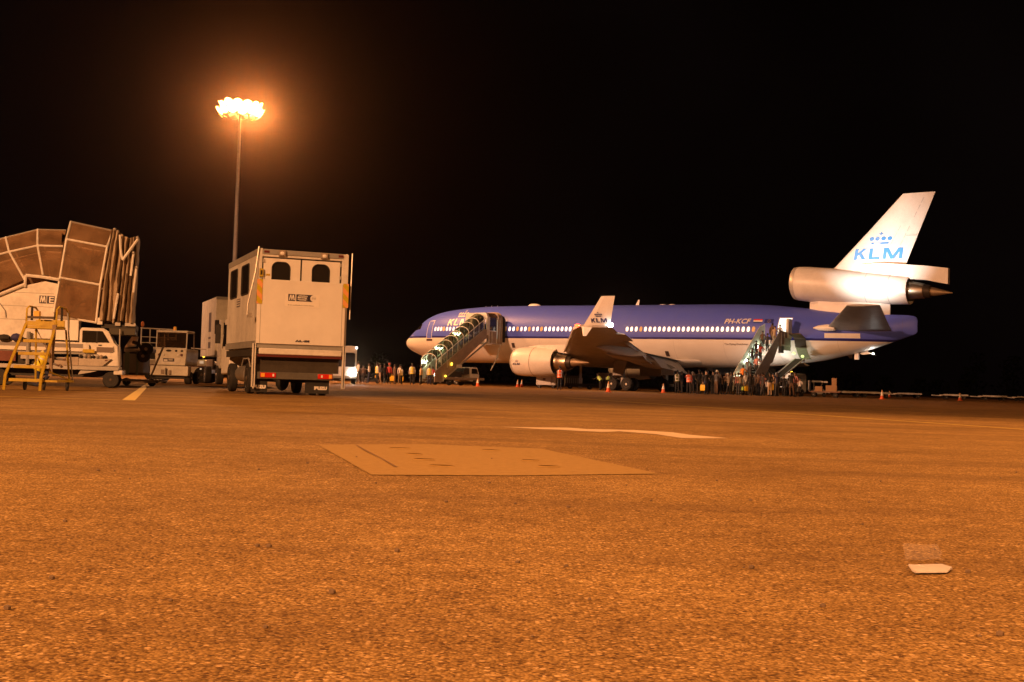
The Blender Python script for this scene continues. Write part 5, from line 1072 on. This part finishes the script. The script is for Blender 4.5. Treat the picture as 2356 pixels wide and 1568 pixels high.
cone = thing('traffic_cone', 'orange traffic cone with a white sleeve in front of the covered stairs truck', 'traffic cone', (-3.07, 113.3, 0), 0, 'traffic cones along the stand')
MB().prism(rrect(-.22, .22, -.22, .22, .04, 3), 'z', 0, .04).build('base', orange, cone); MB().lathe([(.04, .165), (.30, .118)], 'z', (0, 0, 0), 16).build('lower_cone', orange, cone); MB().lathe([(.30, .122), (.58, .07)], 'z', (0, 0, 0), 16).build('reflective_sleeve', mat('sleeve_white', (.78, .74, .66), .5), cone); MB().lathe([(.58, .066), (.75, .035), (.76, .02)], 'z', (0, 0, 0), 16).build('tip', mat('cone_tip', (.72, .40, .18), .6), cone)
IDX = child_index()
for x, y, lab in ((.70, 123.6, 'left cone of the close pair standing before the near engine'), (1.12, 124.2, 'right cone of the close pair standing before the near engine'), (6.95, 86.5, 'traffic cone standing in front of the main wheels'), (12.6, 100.5, 'traffic cone standing between the main wheels and the waiting crowd'),
                  (30.6, 100.3, 'tall looking cone on the dark tarmac left of the string of dollies'), (42.6, 115.4, 'cone at far right in front of the string of dollies'), (44.5, 143, 'small distant cone behind the other cone beside the dollies')):
    c = copy_tree(cone, IDX); c.location = (x, y, 0); c['label'] = lab
dl = thing('baggage_dolly', 'x', 'baggage dolly', (0, 0, 0), 0, 'flat baggage dollies standing in a string')
MB().box(-1.5, 1.5, -.75, .75, .42, .52).build('deck', mat('dolly_deck', (.62, .57, .50), .5, dirt=.4), dl); MB().box(-1.45, 1.45, -.76, -.72, .52, .60).build('edge_rail', white, dl); MB().tube([(-1.5, 0, .38), (-2.7, 0, .42)], .06, 6).build('tow_bar', white, dl)
for x in (-1.05, 1.05):
    for y in (-.6, .6): wheel_parts(dl, (x, y, .2), .2, .12, 'y', greyp, -1 if y < 0 else 1)
MB().box(-.5, .5, -.79, -.76, .40, .50).build('side_plate', white, dl)
IDX = child_index()
for i, (x, y, lab) in enumerate(((33.4, 121.5, 'first flat dolly right of the belt loader'), (36.2, 121.2, 'second flat dolly right of the belt loader'), (47.6, 146, 'leftmost dolly of the far string on the dark apron'), (53.6, 147.2, 'second dolly from the left in the far string'), (58.6, 148, 'third dolly from the left in the far string'), (63.0, 148.6, 'fourth and last dolly at the right end of the far string'))):
    d = dl if i == 0 else copy_tree(dl, IDX); d.location = (x, y, 0); d.rotation_euler = (0, 0, R(-4 + 2 * (i % 3))); d['label'] = lab
bt = thing('baggage_cart', 'open baggage cart loaded with boxes beside the belt loader foot', 'baggage cart', (26.6, 103.0, 0), R(-20))
MB().box(-1.3, 1.3, -.7, .7, .42, .52).build('deck', mat('cart_deck', (.22, .12, .08), .6, dirt=.4), bt); MB().box(-1.34, -1.26, -.7, .7, .52, 1.4).build('end_gate', greyp, bt)
for x in (-.9, .9):
    for y in (-.6, .6): wheel_parts(bt, (x, y, .2), .2, .12, 'y', greyp, -1 if y < 0 else 1)
for i, (x, y, z, w, d_, h, lab) in enumerate(((.55, -.2, .52, .9, .8, .5, 'large brown carton low on the right of the baggage cart'), (.75, -.1, 1.02, .4, .4, .62, 'tall brown carton stacked on the large carton'), (-.5, -.2, .52, .6, .6, .4, 'small brown carton at the left of the baggage cart'))):
    c = MB().box(-w / 2, w / 2, -d_ / 2, d_ / 2, 0, h).build('carton', cardboard, None, bevel=.01); p = Matrix.Rotation(R(-20), 3, 'Z') @ Vector((x, y, z)); c.location = (26.6 + p.x, 103 + p.y, z); c.rotation_euler = (0, 0, R(-20)); tag(c, lab, 'carton')
tr = thing('tow_tractor', 'pale low tow tractor with raised arm right of the baggage cart', 'tractor', (28.2, 111.0, 0), 0); tr.scale = (.62, .62, .75)
MB().box(-.9, .9, 0, 1.2, .3, .78).build('body', lgrey, tr, bevel=.05); MB().box(-.7, .6, .05, 1.1, .80, .92).build('bonnet', mat('bonnet_grey', (.30, .29, .29), .5), tr); MB().tube([(-.1, 0, .9), (.5, 0, 1.9)], .05, 6).build('arm', brown, tr); MB().box(-1.2, .2, 0, .3, 1.75, 1.95).build('tray', lgrey, tr); MB().box(.2, 1.1, 0, .3, 1.72, 1.9).build('tray_end', white, tr); MB().tube([(-.9, .1, .8), (-.9, .1, 1.8)], .05, 6).build('post', greyp, tr)
for x in (-.6, .6): wheel_parts(tr, (x, .05, .26), .26, .18, 'y', greyp)

# ------------------------------------------------------------------ people
def person_mesh(key, arms, legs, lean=0., crouch=0.):
    """One continuous body: a skinned skeleton, then clothes by region. Faces +y. 0 shirt, 1 trousers, 2 skin, 3 shoes, 4 dark features."""
    J = {}; E = []
    hp_z = .93 - crouch
    J['pelvis'] = (0, 0, hp_z + .02, .155, .115)
    dy = math.sin(lean); dz = math.cos(lean)
    def up(h, y=0.): return (dy * h + y * dz, hp_z + dz * h - y * dy)
    for nm, h, rx, ry in (('waist', .20, .135, .10), ('chest', .42, .165, .115), ('upper', .53, .12, .09), ('neck', .60, .052, .055)):
        y, z = up(h); J[nm] = (0, y, z, rx, ry)
    hl = lean * .5
    ny, nz = up(.60)
    J['head0'] = (0, ny + .02 + math.sin(hl) * .07, nz + math.cos(hl) * .07, .07, .085); J['head1'] = (0, ny + .025 + math.sin(hl) * .16, nz + math.cos(hl) * .16, .082, .10); J['head2'] = (0, ny + .015 + math.sin(hl) * .235, nz + math.cos(hl) * .235, .06, .07)
    E += [('pelvis', 'waist'), ('waist', 'chest'), ('chest', 'upper'), ('upper', 'neck'), ('neck', 'head0'), ('head0', 'head1'), ('head1', 'head2')]
    for s, nm in ((-1, 'l'), (1, 'r')):
        y, z = up(.52); sh = Vector((s * .185, y, z)); a = arms[0 if s < 0 else 1]
        el = sh + Vector((s * a[0], a[1], a[2])); wr_ = el + Vector((s * a[3], a[4], a[5])); hd = wr_ + (wr_ - el).normalized() * .07
        J[nm + 'sh'] = (*sh, .062, .06); J[nm + 'el'] = (*el, .043, .043); J[nm + 'wr'] = (*wr_, .028, .030); J[nm + 'hd'] = (*hd, .036, .022)
        E += [('upper', nm + 'sh'), (nm + 'sh', nm + 'el'), (nm + 'el', nm + 'wr'), (nm + 'wr', nm + 'hd')]
        hpv = Vector((s * .095, 0, hp_z - .03)); g = legs[0 if s < 0 else 1]
        kn = hpv + Vector((s * .01, g[0], g[1])); an = Vector((s * .11, g[2], g[3])); to = an + Vector((s * .02, .15, -.045))
        J[nm + 'hp'] = (*hpv, .092, .095); J[nm + 'kn'] = (*kn, .062, .064); J[nm + 'an'] = (*an, .045, .05); J[nm + 'to'] = (*to, .045, .035)
        E += [('pelvis', nm + 'hp'), (nm + 'hp', nm + 'kn'), (nm + 'kn', nm + 'an'), (nm + 'an', nm + 'to')]
    names = list(J); ix = {n: i for i, n in enumerate(names)}
    me = bpy.data.meshes.new('sk'); me.from_pydata([J[n][:3] for n in names], [(ix[a], ix[b_]) for a, b_ in E], []); o = bpy.data.objects.new('sk', me); COL.objects.link(o)
    sk = o.modifiers.new('skin', 'SKIN'); sk.use_smooth_shade = True
    lay = me.skin_vertices[0].data
    for n, i in ix.items(): lay[i].radius = J[n][3:5]; lay[i].use_root = (n == 'pelvis')
    sb_ = o.modifiers.new('sub', 'SUBSURF'); sb_.levels = sb_.render_levels = 1
    bpy.context.view_layer.update(); dg = bpy.context.evaluated_depsgraph_get(); rm = bpy.data.meshes.new_from_object(o.evaluated_get(dg))
    V = [tuple(v.co) for v in rm.vertices]; F = [tuple(p.vertices) for p in rm.polygons]
    bpy.data.objects.remove(o); bpy.data.meshes.remove(rm)
    segs = [(Vector(J[a][:3]), Vector(J[b_][:3]), a, b_) for a, b_ in E]
    def cls(p):
        best = None
        for a, b_, na, nb_ in segs:
            ab = b_ - a; t = max(0, min(1, (p - a).dot(ab) / ab.length_squared)); d = (p - a - ab * t).length / (.3 + max(J[na][3], J[nb_][3]))
            if best is None or d < best[0]: best = (d, na, nb_, t)
        _, na, nb_, t = best
        if nb_.startswith('head') or nb_ == 'neck' and t > .75: return 2
        if nb_.endswith('hd') or (nb_.endswith('wr') and t > .85): return 2
        if nb_.endswith('to') or (nb_.endswith('an') and t > .93): return 3
        if nb_.endswith(('hp', 'kn', 'an')): return 1
        if na == 'pelvis' and t < .35: return 1
        return 0
    b = MB(); b.v = V; b.f = F; b.m = [cls(sum((Vector(V[i]) for i in f), Vector()) / len(f)) for f in F]
    # fingers, nose, ears, eyes, mouth
    for s, nm in ((-1, 'l'), (1, 'r')):
        w, h = Vector(J[nm + 'wr'][:3]), Vector(J[nm + 'hd'][:3]); d = (h - w).normalized(); sd = Vector((0, 1, 0)); sd = (sd - d * sd.dot(d)).normalized(); inn = Vector((-s, 0, 0)); inn = (inn - d * inn.dot(d)).normalized()
        for k, (off_, ln) in enumerate(((.027, .070), (.010, .080), (-.008, .074), (-.025, .058))):
            p0 = h + sd * off_ + d * .012; p1 = p0 + d * ln * .55 + inn * .008; p2 = p1 + d * ln * .4 + inn * .026; b.tube([p0, p1, p2], .0095, 5, 2, r1=.0075)
        p0 = w + d * .03 + sd * .02; b.tube([p0, p0 + sd * .035 + d * .02 + inn * .01, p0 + sd * .045 + d * .055 + inn * .02], .011, 5, 2, r1=.008)
    hx = Vector(J['head1'][:3]); 
    b.ball((hx.x, hx.y + .100, hx.z - .012), .015, .02, .024, 6, 2)
    for s in (-1, 1):
        b.ball((hx.x + s * .031, hx.y + .088, hx.z + .012), .011, .008, .008, 6, 4); b.ball((hx.x + s * .082, hx.y - .005, hx.z - .005), .012, .02, .03, 6, 2)
    b.ball((hx.x, hx.y + .084, hx.z - .058), .022, .008, .006, 6, 4)
    me = b.mesh(key, [CLOTH['white'], CLOTH['black'], SKINS[0], CLOTH['black'], HAIR[0]], 70)
    # hair and vest that fit this pose
    hr = MB(); rings = []
    for k in range(7):
        a = math.pi / 2 * k / 6; rings.append([(hx.x + .097 * math.cos(a) * math.cos(t * math.pi / 8), hx.y - .012 + .116 * math.cos(a) * math.sin(t * math.pi / 8), hx.z + .012 + (.035 if math.sin(t * math.pi / 8) > .3 and k == 0 else -.035 * (k == 0)) + .118 * math.sin(a)) for t in range(16)])
    hm = hr.loft(rings, caps=True).mesh('hair', HAIR[0], 70)
    lh = MB(); rings = [[(x, y, z) for x, y, z in r] for r in rings]
    for zz_, s in ((-.05, 1.03), (-.14, 1.1), (-.22, 1.05)): rings.insert(0, [(hx.x + .098 * s * math.cos(t * math.pi / 8), hx.y - .04 + min(.03, .116 * s * math.sin(t * math.pi / 8)), hx.z + zz_) for t in range(16)])
    lm = lh.loft(rings, caps=True).mesh('long_hair', HAIR[0], 70)
    cap = MB().lathe([(-.01, .105), (.05, .112), (.10, .10), (.135, .06), (.145, .01)], 'z', (hx.x, hx.y - .005, hx.z + .02), 16).mesh('cap', HAIR[2], 60)
    vs = MB(); rows = []
    for h, rx, ry in ((-.02, .195, .155), (.06, .185, .15), (.10, .183, .148), (.20, .18, .143), (.30, .19, .147), (.34, .195, .150), (.44, .205, .152), (.52, .19, .135), (.57, .10, .10)):
        y, z = up(h); rows.append([(rx * math.cos(t * math.pi / 10), y + ry * math.sin(t * math.pi / 10) * dz, z - ry * math.sin(t * math.pi / 10) * dy) for t in range(20)])
    vs.loft(rows, caps=False); vs.m = [1 if (i // 20) in (1, 4) else 0 for i in range(len(vs.f))]
    for i in range(len(vs.f)):
        if (i // 20) >= 2 and (i % 20) in (2, 7, 12, 17): vs.m[i] = 1
    vm = vs.mesh('safety_vest', [hivis_y, silver], 60)
    return dict(body=me, hair=hm, long_hair=lm, cap=cap, vest=vm, hand={-1: J['lhd'][:3], 1: J['rhd'][:3]})
DOWN = (.055, -.02, -.29, .01, .06, -.25); FWD = (.05, .10, -.26, -.02, .22, -.08); BENT = (.07, -.06, -.27, -.05, .20, .04); REACH = (.03, .22, -.16, 0, .22, -.02); HELDUP = (.06, .14, -.2, -.05, .1, .2)
ST = (.01, -.44, -.01, .085); SF = (.12, -.42, .20, .085); SB = (.02, -.43, -.22, .13); CL = (.26, -.34, .20, .30)
POSES = [person_mesh('person', (DOWN, DOWN), (ST, ST)), person_mesh('person', (DOWN, BENT), (SF, SB), .05), person_mesh('person', (BENT, DOWN), (ST, SF)), person_mesh('person', (FWD, FWD), (ST, ST), .06),
         person_mesh('person', (DOWN, REACH), (CL, ST), .14), person_mesh('person', (REACH, REACH), (ST, SF), .9, .06), person_mesh('person', (DOWN, HELDUP), (ST, ST), .02), person_mesh('person', (REACH, FWD), ((.34, -.10, .05, .085), (.10, -.42, -.24, .12)), .45, .42)]
def person(x, y, z, face, label, shirt, legs, skin_=0, pose=0, hair='hair', hcol=0, vest=None, h=1.72, group=None):
    P = POSES[pose]; o = bpy.data.objects.new('person', P['body']); COL.objects.link(o); o.location = (x, y, z); o.rotation_euler = (0, 0, R(face)); k = h / 1.72; o.scale = (k, k, k)
    def setm(ob, i, m_):
        ob.material_slots[i].link = 'OBJECT'; ob.material_slots[i].material = m_
    setm(o, 0, CLOTH[shirt]); setm(o, 1, CLOTH[legs]); setm(o, 2, SKINS[skin_])
    hm = inst('hair' if hair != 'cap' else 'cap', P[hair], o); setm(hm, 0, HAIR[hcol])
    if vest: v = inst('safety_vest', P['vest'], o); setm(v, 0, vest)
    return tag(o, label, 'person', group)
def bag(o, side, label, col=None, w=.30, hgt=.38, name='carrier_bag'):
    P = [q for q in POSES if q['body'] is o.data][0]; M = Matrix.Rotation(o.rotation_euler[2], 4, 'Z'); hd = M @ (Vector(P['hand'][side]) * o.scale[0]) + Vector(o.location)
    b = MB(); b.loft([[(-w / 2, -.05, -hgt), (w / 2, -.05, -hgt), (w / 2, .05, -hgt), (-w / 2, .05, -hgt)], [(-w * .52, -.07, -hgt * .4), (w * .52, -.07, -hgt * .4), (w * .52, .07, -hgt * .4), (-w * .52, .07, -hgt * .4)], [(-w * .45, -.02, -.05), (w * .45, -.02, -.05), (w * .45, .02, -.05), (-w * .45, .02, -.05)]])
    b.tube([(-w * .25, 0, -.05), (-w * .15, 0, .03), (w * .15, 0, .03), (w * .25, 0, -.05)], .012, 5)
    c = b.build(name, col or bagy, None, smooth=30); c.location = (hd.x, hd.y, hd.z - .06); c.rotation_euler = (0, 0, rb_.uniform(-.7, .7)); return tag(c, label, 'bag', 'yellow shopping bags carried by passengers' if col is None else None)
rb_ = random.Random(8)
GQ = 'passengers queueing below the covered stairs'
def ux(u, D): return (u - 1178) / FPX * D
for (u, D, lab, sh, lg, kw) in (
    (832, 101, 'pale shirted person in the glare beside the bus headlight', 'white', 'grey', dict(h=1.76, pose=1)), (843, 108, 'dim figure in brown just right of the bus headlight', 'brown', 'black', dict(h=1.55)),
    (856, 106, 'person in white shirt left of the first yellow vest in the queue', 'white', 'navy', dict(pose=2)), (870, 105, 'leftmost person with yellow vest over white sleeves in the queue', 'white', 'black', dict(vest=hivis_y, h=1.74)),
    (882, 110, 'person in dark jacket and pale trousers next to the first yellow vest', 'charcoal', 'beige', dict(pose=1)), (895, 107, 'person in red top holding a large yellow bag in the queue', 'red', 'black', dict(skin_=1, hair='cap', hcol=3)),
    (907, 108, 'tall person in brown jacket beside the one with the yellow bag', 'brown', 'brown', dict(h=1.68)), (916, 112, 'person in white top and khaki trousers behind the brown jacket', 'white', 'khaki', dict(skin_=1)),
    (932, 108, 'short person in yellow vest in the middle of the queue', 'white', 'black', dict(vest=hivis_y, h=1.5)), (948, 107, 'tall broad person in yellow vest in the middle of the queue', 'white', 'black', dict(vest=hivis_y, h=1.78)),
    (966, 110, 'person in yellow vest with white straps near the foot of the covered stairs', 'pink', 'black', dict(vest=hivis_y, h=1.66)), (989, 113, 'person in yellow vest standing right at the foot of the covered stairs', 'white', 'navy', dict(vest=hivis_y, h=1.74)),
    (998, 115, 'person in dark red shirt leaning by the foot of the covered stairs', 'red', 'black', dict(h=1.66)), (888, 116, 'dark figure at the back of the queue between yellow vests', 'black', 'black', dict()), (958, 117, 'small dark figure at the back of the queue by the stairs', 'charcoal', 'black', dict(h=1.58))):
    D += rb_.uniform(-1.2, 2.2); face = rb_.choice((-20, 5, 25, -60, 80)); p = person(ux(u, D) + rb_.uniform(-.28, .28), D, 0, face, lab, sh, lg, group=GQ, **kw)
    if 'large yellow bag' in lab: bag(p, 1, 'large yellow bag hanging from the hand of the person in red', None, .36, .5)
    if 'khaki' in lab: bag(p, 1, 'narrow yellow bag held by the person in khaki trousers', None, .2, .5)
    if 'leftmost person' in lab: bag(p, -1, 'small yellow bag held by the leftmost yellow vested person', None, .22, .26)
m1 = person(3.72, 93.0, 0, 5, 'worker in orange reflective vest standing alone in front of the near engine', 'charcoal', 'black', vest=hivis_o, h=1.78)
for x, y, f, lab in ((8.2, 110.5, 30, 'left one of two workers in green vests bending beside the main wheels'), (8.8, 111.0, -20, 'right one of two workers in green vests bending beside the main wheels')): person(x, y, 0, f, lab, 'black', 'black', pose=5, vest=hivis_g)
GC = 'passengers crowded below the open stairs'
C = [ # u, depth, label, shirt, legs, extras
    (1565, 98, 'dark clad worker with yellow striped vest standing left of the crowd', 'black', 'black', dict(vest=mat('dull_vest', (.10, .10, .03), .8))), (1589, 97, 'worker in dark orange vest at the left end of the crowd', 'red', 'black', dict(vest=hivis_o)),
    (1600, 98.5, 'white haired person in dark jacket beside the orange vest', 'charcoal', 'grey', dict(skin_=2, hcol=1)), (1613, 96.5, 'large person in long dark coat right of the white haired one', 'black', 'charcoal', dict(h=1.80)), (1621, 99, 'bare headed person peering over the dark coat', 'brown', 'black', dict(skin_=1, h=1.82)),
    (1631, 98, 'left one of two pink faced people close together in the crowd', 'black', 'navy', dict(skin_=2)), (1637, 98.2, 'right one of two pink faced people close together in the crowd', 'black', 'black', dict(skin_=2, pose=3)), (1650, 97, 'person in white head cloth and patterned grey clothes', 'grey', 'brown', dict(hair='cap', hcol=2, h=1.78, pose=6)),
    (1662, 98, 'slim person in brown jacket right of the white head cloth', 'brown', 'charcoal', dict(skin_=1, h=1.76)), (1676, 96.5, 'person in white cap and beige jacket leaning in the crowd', 'beige', 'black', dict(hair='cap', hcol=2, skin_=2, pose=1)), (1684, 99, 'tall figure in dark clothes behind the white cap', 'charcoal', 'black', dict(h=1.85)),
    (1690, 96, 'stooping person in brown coat with hands forward', 'brown', 'black', dict(pose=3, skin_=1)), (1703, 95.5, 'person in pink shirt close to the foot of the open stairs', 'pink', 'grey', dict(skin_=1, h=1.66)), (1712, 97, 'person in khaki jacket facing the foot of the open stairs', 'khaki', 'charcoal', dict(hair='long_hair', hcol=4, skin_=2)),
    (1724, 98.2, 'person in pale shirt at the foot of the open stairs', 'white', 'grey', dict(h=1.80, pose=4)), (1733, 95.5, 'person in black jacket holding a square yellow bag', 'black', 'black', dict(h=1.74)), (1745, 96.5, 'person in brown cardigan right of the stair foot', 'brown', 'charcoal', dict(skin_=1)),
    (1757, 95.2, 'heavy person in long dark coat under the stair panel', 'charcoal', 'brown', dict(h=1.72, pose=1)), (1765, 97.5, 'person in pink scarf under the stair panel', 'pink', 'black', dict(skin_=2, hair='long_hair', hcol=4)), (1772, 95, 'person bending forward with a big yellow bag', 'black', 'beige', dict(pose=3, h=1.72)),
    (1781, 98, 'person in pale blouse near the work light', 'beige', 'black', dict(skin_=2, hair='long_hair', hcol=0)), (1793, 95.5, 'person in dark jacket with a shoulder bag before the blue van', 'navy', 'charcoal', dict(h=1.75)), (1801, 99, 'figure in black beside the dark jacket', 'black', 'black', dict()),
    (1822, 96, 'tall dark figure standing in front of the blue van doors', 'black', 'brown', dict(h=1.82)), (1831, 97, 'person in pink shirt right of the blue van', 'pink', 'charcoal', dict(skin_=1, h=1.8)), (1841, 98, 'short person in white shirt by the baggage cart', 'white', 'black', dict(skin_=1, h=1.5)),
    (1642, 101, 'dark figure deep in the crowd behind the white head cloth', 'black', 'black', dict(h=1.7)), (1668, 101.5, 'dim figure in brown deep in the crowd', 'brown', 'black', dict(h=1.78)), (1697, 100.5, 'dim bareheaded figure in grey behind the pink shirt', 'grey', 'black', dict(h=1.74, skin_=1)), (1740, 99, 'dark figure behind the square yellow bag', 'charcoal', 'black', dict(h=1.7)),
    (1606, 101, 'shadowy figure behind the white haired person', 'black', 'black', dict(h=1.75)), (1626, 102, 'shadowy tall figure behind the two pink faced people', 'charcoal', 'black', dict(h=1.84)), (1656, 100, 'person in dull green jacket between the white head cloth and the brown jacket', 'green', 'black', dict(h=1.7)),
    (1680, 102, 'shadowy figure behind the beige jacket and white cap', 'black', 'black', dict(h=1.7)), (1718, 101, 'shadowy figure behind the khaki jacket', 'brown', 'black', dict(h=1.72)), (1752, 101, 'person in blue shirt half hidden behind the brown cardigan', 'blue', 'black', dict(h=1.74)),
    (1776, 100.5, 'shadowy figure behind the pale blouse', 'charcoal', 'black', dict(h=1.74)), (1787, 101.5, 'short shadowy figure left of the shoulder bag', 'black', 'black', dict(h=1.58)), (1812, 100, 'figure in grey hooded top left of the tall dark one', 'grey', 'black', dict(h=1.7)), (1577, 101, 'shadowy figure between the two vested workers', 'black', 'black', dict(h=1.72))]
for (u, D, lab, sh, lg, kw) in C:
    carries = any(q in lab for q in ('left one of two pink', 'holding a square yellow', 'with a big yellow bag', 'person in khaki jacket', 'with a shoulder bag')); D = 93.2 if carries else D + rb_.uniform(-.9, .9); kw['h'] = kw.get('h', 1.72) * rb_.uniform(.94, 1.04); kw.setdefault('pose', rb_.choice((0, 0, 1, 2, 3, 6)))
    if lg not in ('black', 'navy'): lg = rb_.choice((lg, 'charcoal'))
    p = person(ux(u, D) + rb_.uniform(-.22, .22), D, 0, rb_.choice((-35, -60, 10, 40, -20, 160, 100)), lab, sh, lg, group=GC, **kw)
    if carries: p.rotation_euler[2] = R(rb_.choice((-12, 8, 15)))
    if 'pink faced people' in lab and lab.startswith('left'): p.rotation_euler[2] = R(185); bag(p, 1, 'glossy yellow bag held up front by the pink faced pair', None, .36, .5)
    if 'right one of two pink' in lab or 'white haired' in lab or 'pink scarf' in lab: p.rotation_euler[2] = R(rb_.uniform(150, 200))
    if 'square yellow bag' in lab and lab.startswith('person'): bag(p, -1, 'square yellow bag hanging at the foot of the open stairs', None, .38, .42)
    if 'big yellow bag' in lab: bag(p, 1, 'big crumpled yellow bag of the person bending forward', None, .42, .55)
    if lab.startswith('person in khaki jacket'): bag(p, 1, 'pale green bag low in front of the stair foot', mat('bag_green', (.40, .62, .12), .5), .28, .32)
    if lab.startswith('person in dark jacket with a shoulder'): bag(p, 1, 'black shoulder bag of the person before the blue van', CLOTH['black'], .4, .4, 'shoulder_bag')
loc, rz = stand_frame(47.32); Ms = Matrix.Translation(loc) @ Matrix.Rotation(rz, 4, 'Z')
SS = [(.1, 4.55, 'person in long dark coat on the top landing of the open stairs', 'black', 'charcoal', dict(h=1.78, hair='long_hair')), (-.35, 4.0, 'person in pale shirt at the aft door threshold', 'white', 'navy', dict(skin_=1, h=1.70)), (-.2, 5.25, 'person in brown leather jacket just below the landing', 'brown', 'brown', dict()),
      (-.55, 5.5, 'person in pale cream outfit against the right stair panel near the top', 'beige', 'beige', dict(skin_=2)), (.35, 6.0, 'person in dark brown coat a third of the way down', 'brown', 'black', dict(skin_=1)), (-.25, 6.25, 'person in black on the right a third of the way down', 'charcoal', 'black', dict()),
      (.45, 6.9, 'person in black jacket beside the middle stair lamp', 'black', 'black', dict()), (-.1, 7.2, 'person in reddish jumper halfway up the stairs', 'red', 'black', dict(skin_=2, hair='long_hair', hcol=4)), (.4, 7.75, 'person in black with a dark bag below halfway', 'black', 'charcoal', dict()),
      (-.15, 8.1, 'person in navy jacket below halfway', 'navy', 'black', dict(skin_=1)), (-.4, 8.5, 'person in pink top against the right panel low down', 'pink', 'black', dict(skin_=1)), (.3, 8.75, 'person in grey jacket near the lower stair lamp', 'grey', 'grey', dict()), (.35, 9.5, 'person in bright orange shirt on the lowest steps', 'orange', 'black', dict(h=1.76)), (-.3, 9.4, 'person in dark jacket on the lowest steps', 'charcoal', 'black', dict())]
for x, y, lab, sh, lg, kw in SS:
    q = Ms @ Vector((x, y, 0)); z = 4.44 if y < 4.85 else afloor(10.1 - round((10.1 - y) / .262) * .262)
    person(q.x, q.y, z, math.degrees(rz) + 180 + rb_.uniform(-15, 15), lab, sh, lg, pose=0 if y < 5 else 4, group='passengers climbing the open stairs', **kw)
loc, rz = stand_frame(15.25); Ms = Matrix.Translation(loc) @ Matrix.Rotation(rz, 4, 'Z')
for x, y, lab, sh, lg in ((-.3, 12.0, 'person in white shirt climbing low inside the covered stairs', 'white', 'black'), (.2, 10.4, 'dark figure climbing inside the covered stairs below the middle lamp', 'black', 'black'), (-.3, 8.9, 'person in grey climbing inside the covered stairs above the middle lamp', 'grey', 'black'), (.1, 7.5, 'person in pale top climbing near the top of the covered stairs', 'beige', 'charcoal'), (-.2, 4.6, 'person in white shirt standing inside the glazed platform at the forward door', 'white', 'navy')):
    q = Ms @ Vector((x, y, 0)); k = round((12.9 - y) / .33); z = rail(12.9 - .33 * k) - 1.10 if y > 6 else 4.42
    person(q.x, q.y, z, math.degrees(rz) + 180, lab, sh, lg, pose=4 if y > 6 else 0, group='passengers inside the covered stairs')
person(-13.0, 33.4, 0, -75, 'worker in yellow vest crouching behind the yellow steps', 'grey', 'navy', pose=7, vest=hivis_y, h=1.7)

# ------------------------------------------------------------------ far tree line, then the air
rt = random.Random(21); b = MB()
for i in range(46):
    x = -60 + i * 9 + rt.uniform(-3, 3); y = 430 + rt.uniform(-25, 25); H = rt.uniform(5, 9) + (7 if 24 < i < 31 else 0) + (4 if 31 < i < 35 else 0)
    for j in range(150):
        a = rt.uniform(0, 2 * math.pi); r = rt.uniform(0, 1) ** .5 * rt.uniform(3, 6); z = rt.uniform(.0, 1) ** .8 * H; r *= 1 - .55 * (z / H) ** 2
        px, py = x + r * math.cos(a), y + r * math.sin(a); s = rt.uniform(.35, .9); d1 = Vector((rt.uniform(-1, 1), rt.uniform(-1, 1), rt.uniform(-1, 1))).normalized() * s; d2 = Vector((rt.uniform(-1, 1), rt.uniform(-1, 1), rt.uniform(-1, 1))).normalized() * s
        c = Vector((px, py, z)); b.add([c - d1, c + d2, c + d1, c - d2], [(0, 1, 2, 3)])
    b.tube([(x, y, 0), (x, y, H * .7)], .25, 5)
o = b.build('treeline', leafm, smooth=0); o['kind'] = 'stuff'
hz = MB().box(-g - 5, g + 5, -125, 785, -1, 33).build('haze', white, smooth=0); hz['kind'] = 'stuff'
m_ = bpy.data.materials.new('haze_air'); m_.use_nodes = True; nt = m_.node_tree; nt.nodes.clear(); o_ = nt.nodes.new('ShaderNodeOutputMaterial'); v_ = nt.nodes.new('ShaderNodeVolumePrincipled')
v_.inputs['Color'].default_value = (.96, .60, .38, 1); v_.inputs['Density'].default_value = HAZE_DENSITY; v_.inputs['Anisotropy'].default_value = HAZE_G; nt.links.new(v_.outputs[0], o_.inputs['Volume'])
hz.data.materials.clear(); hz.data.materials.append(m_)
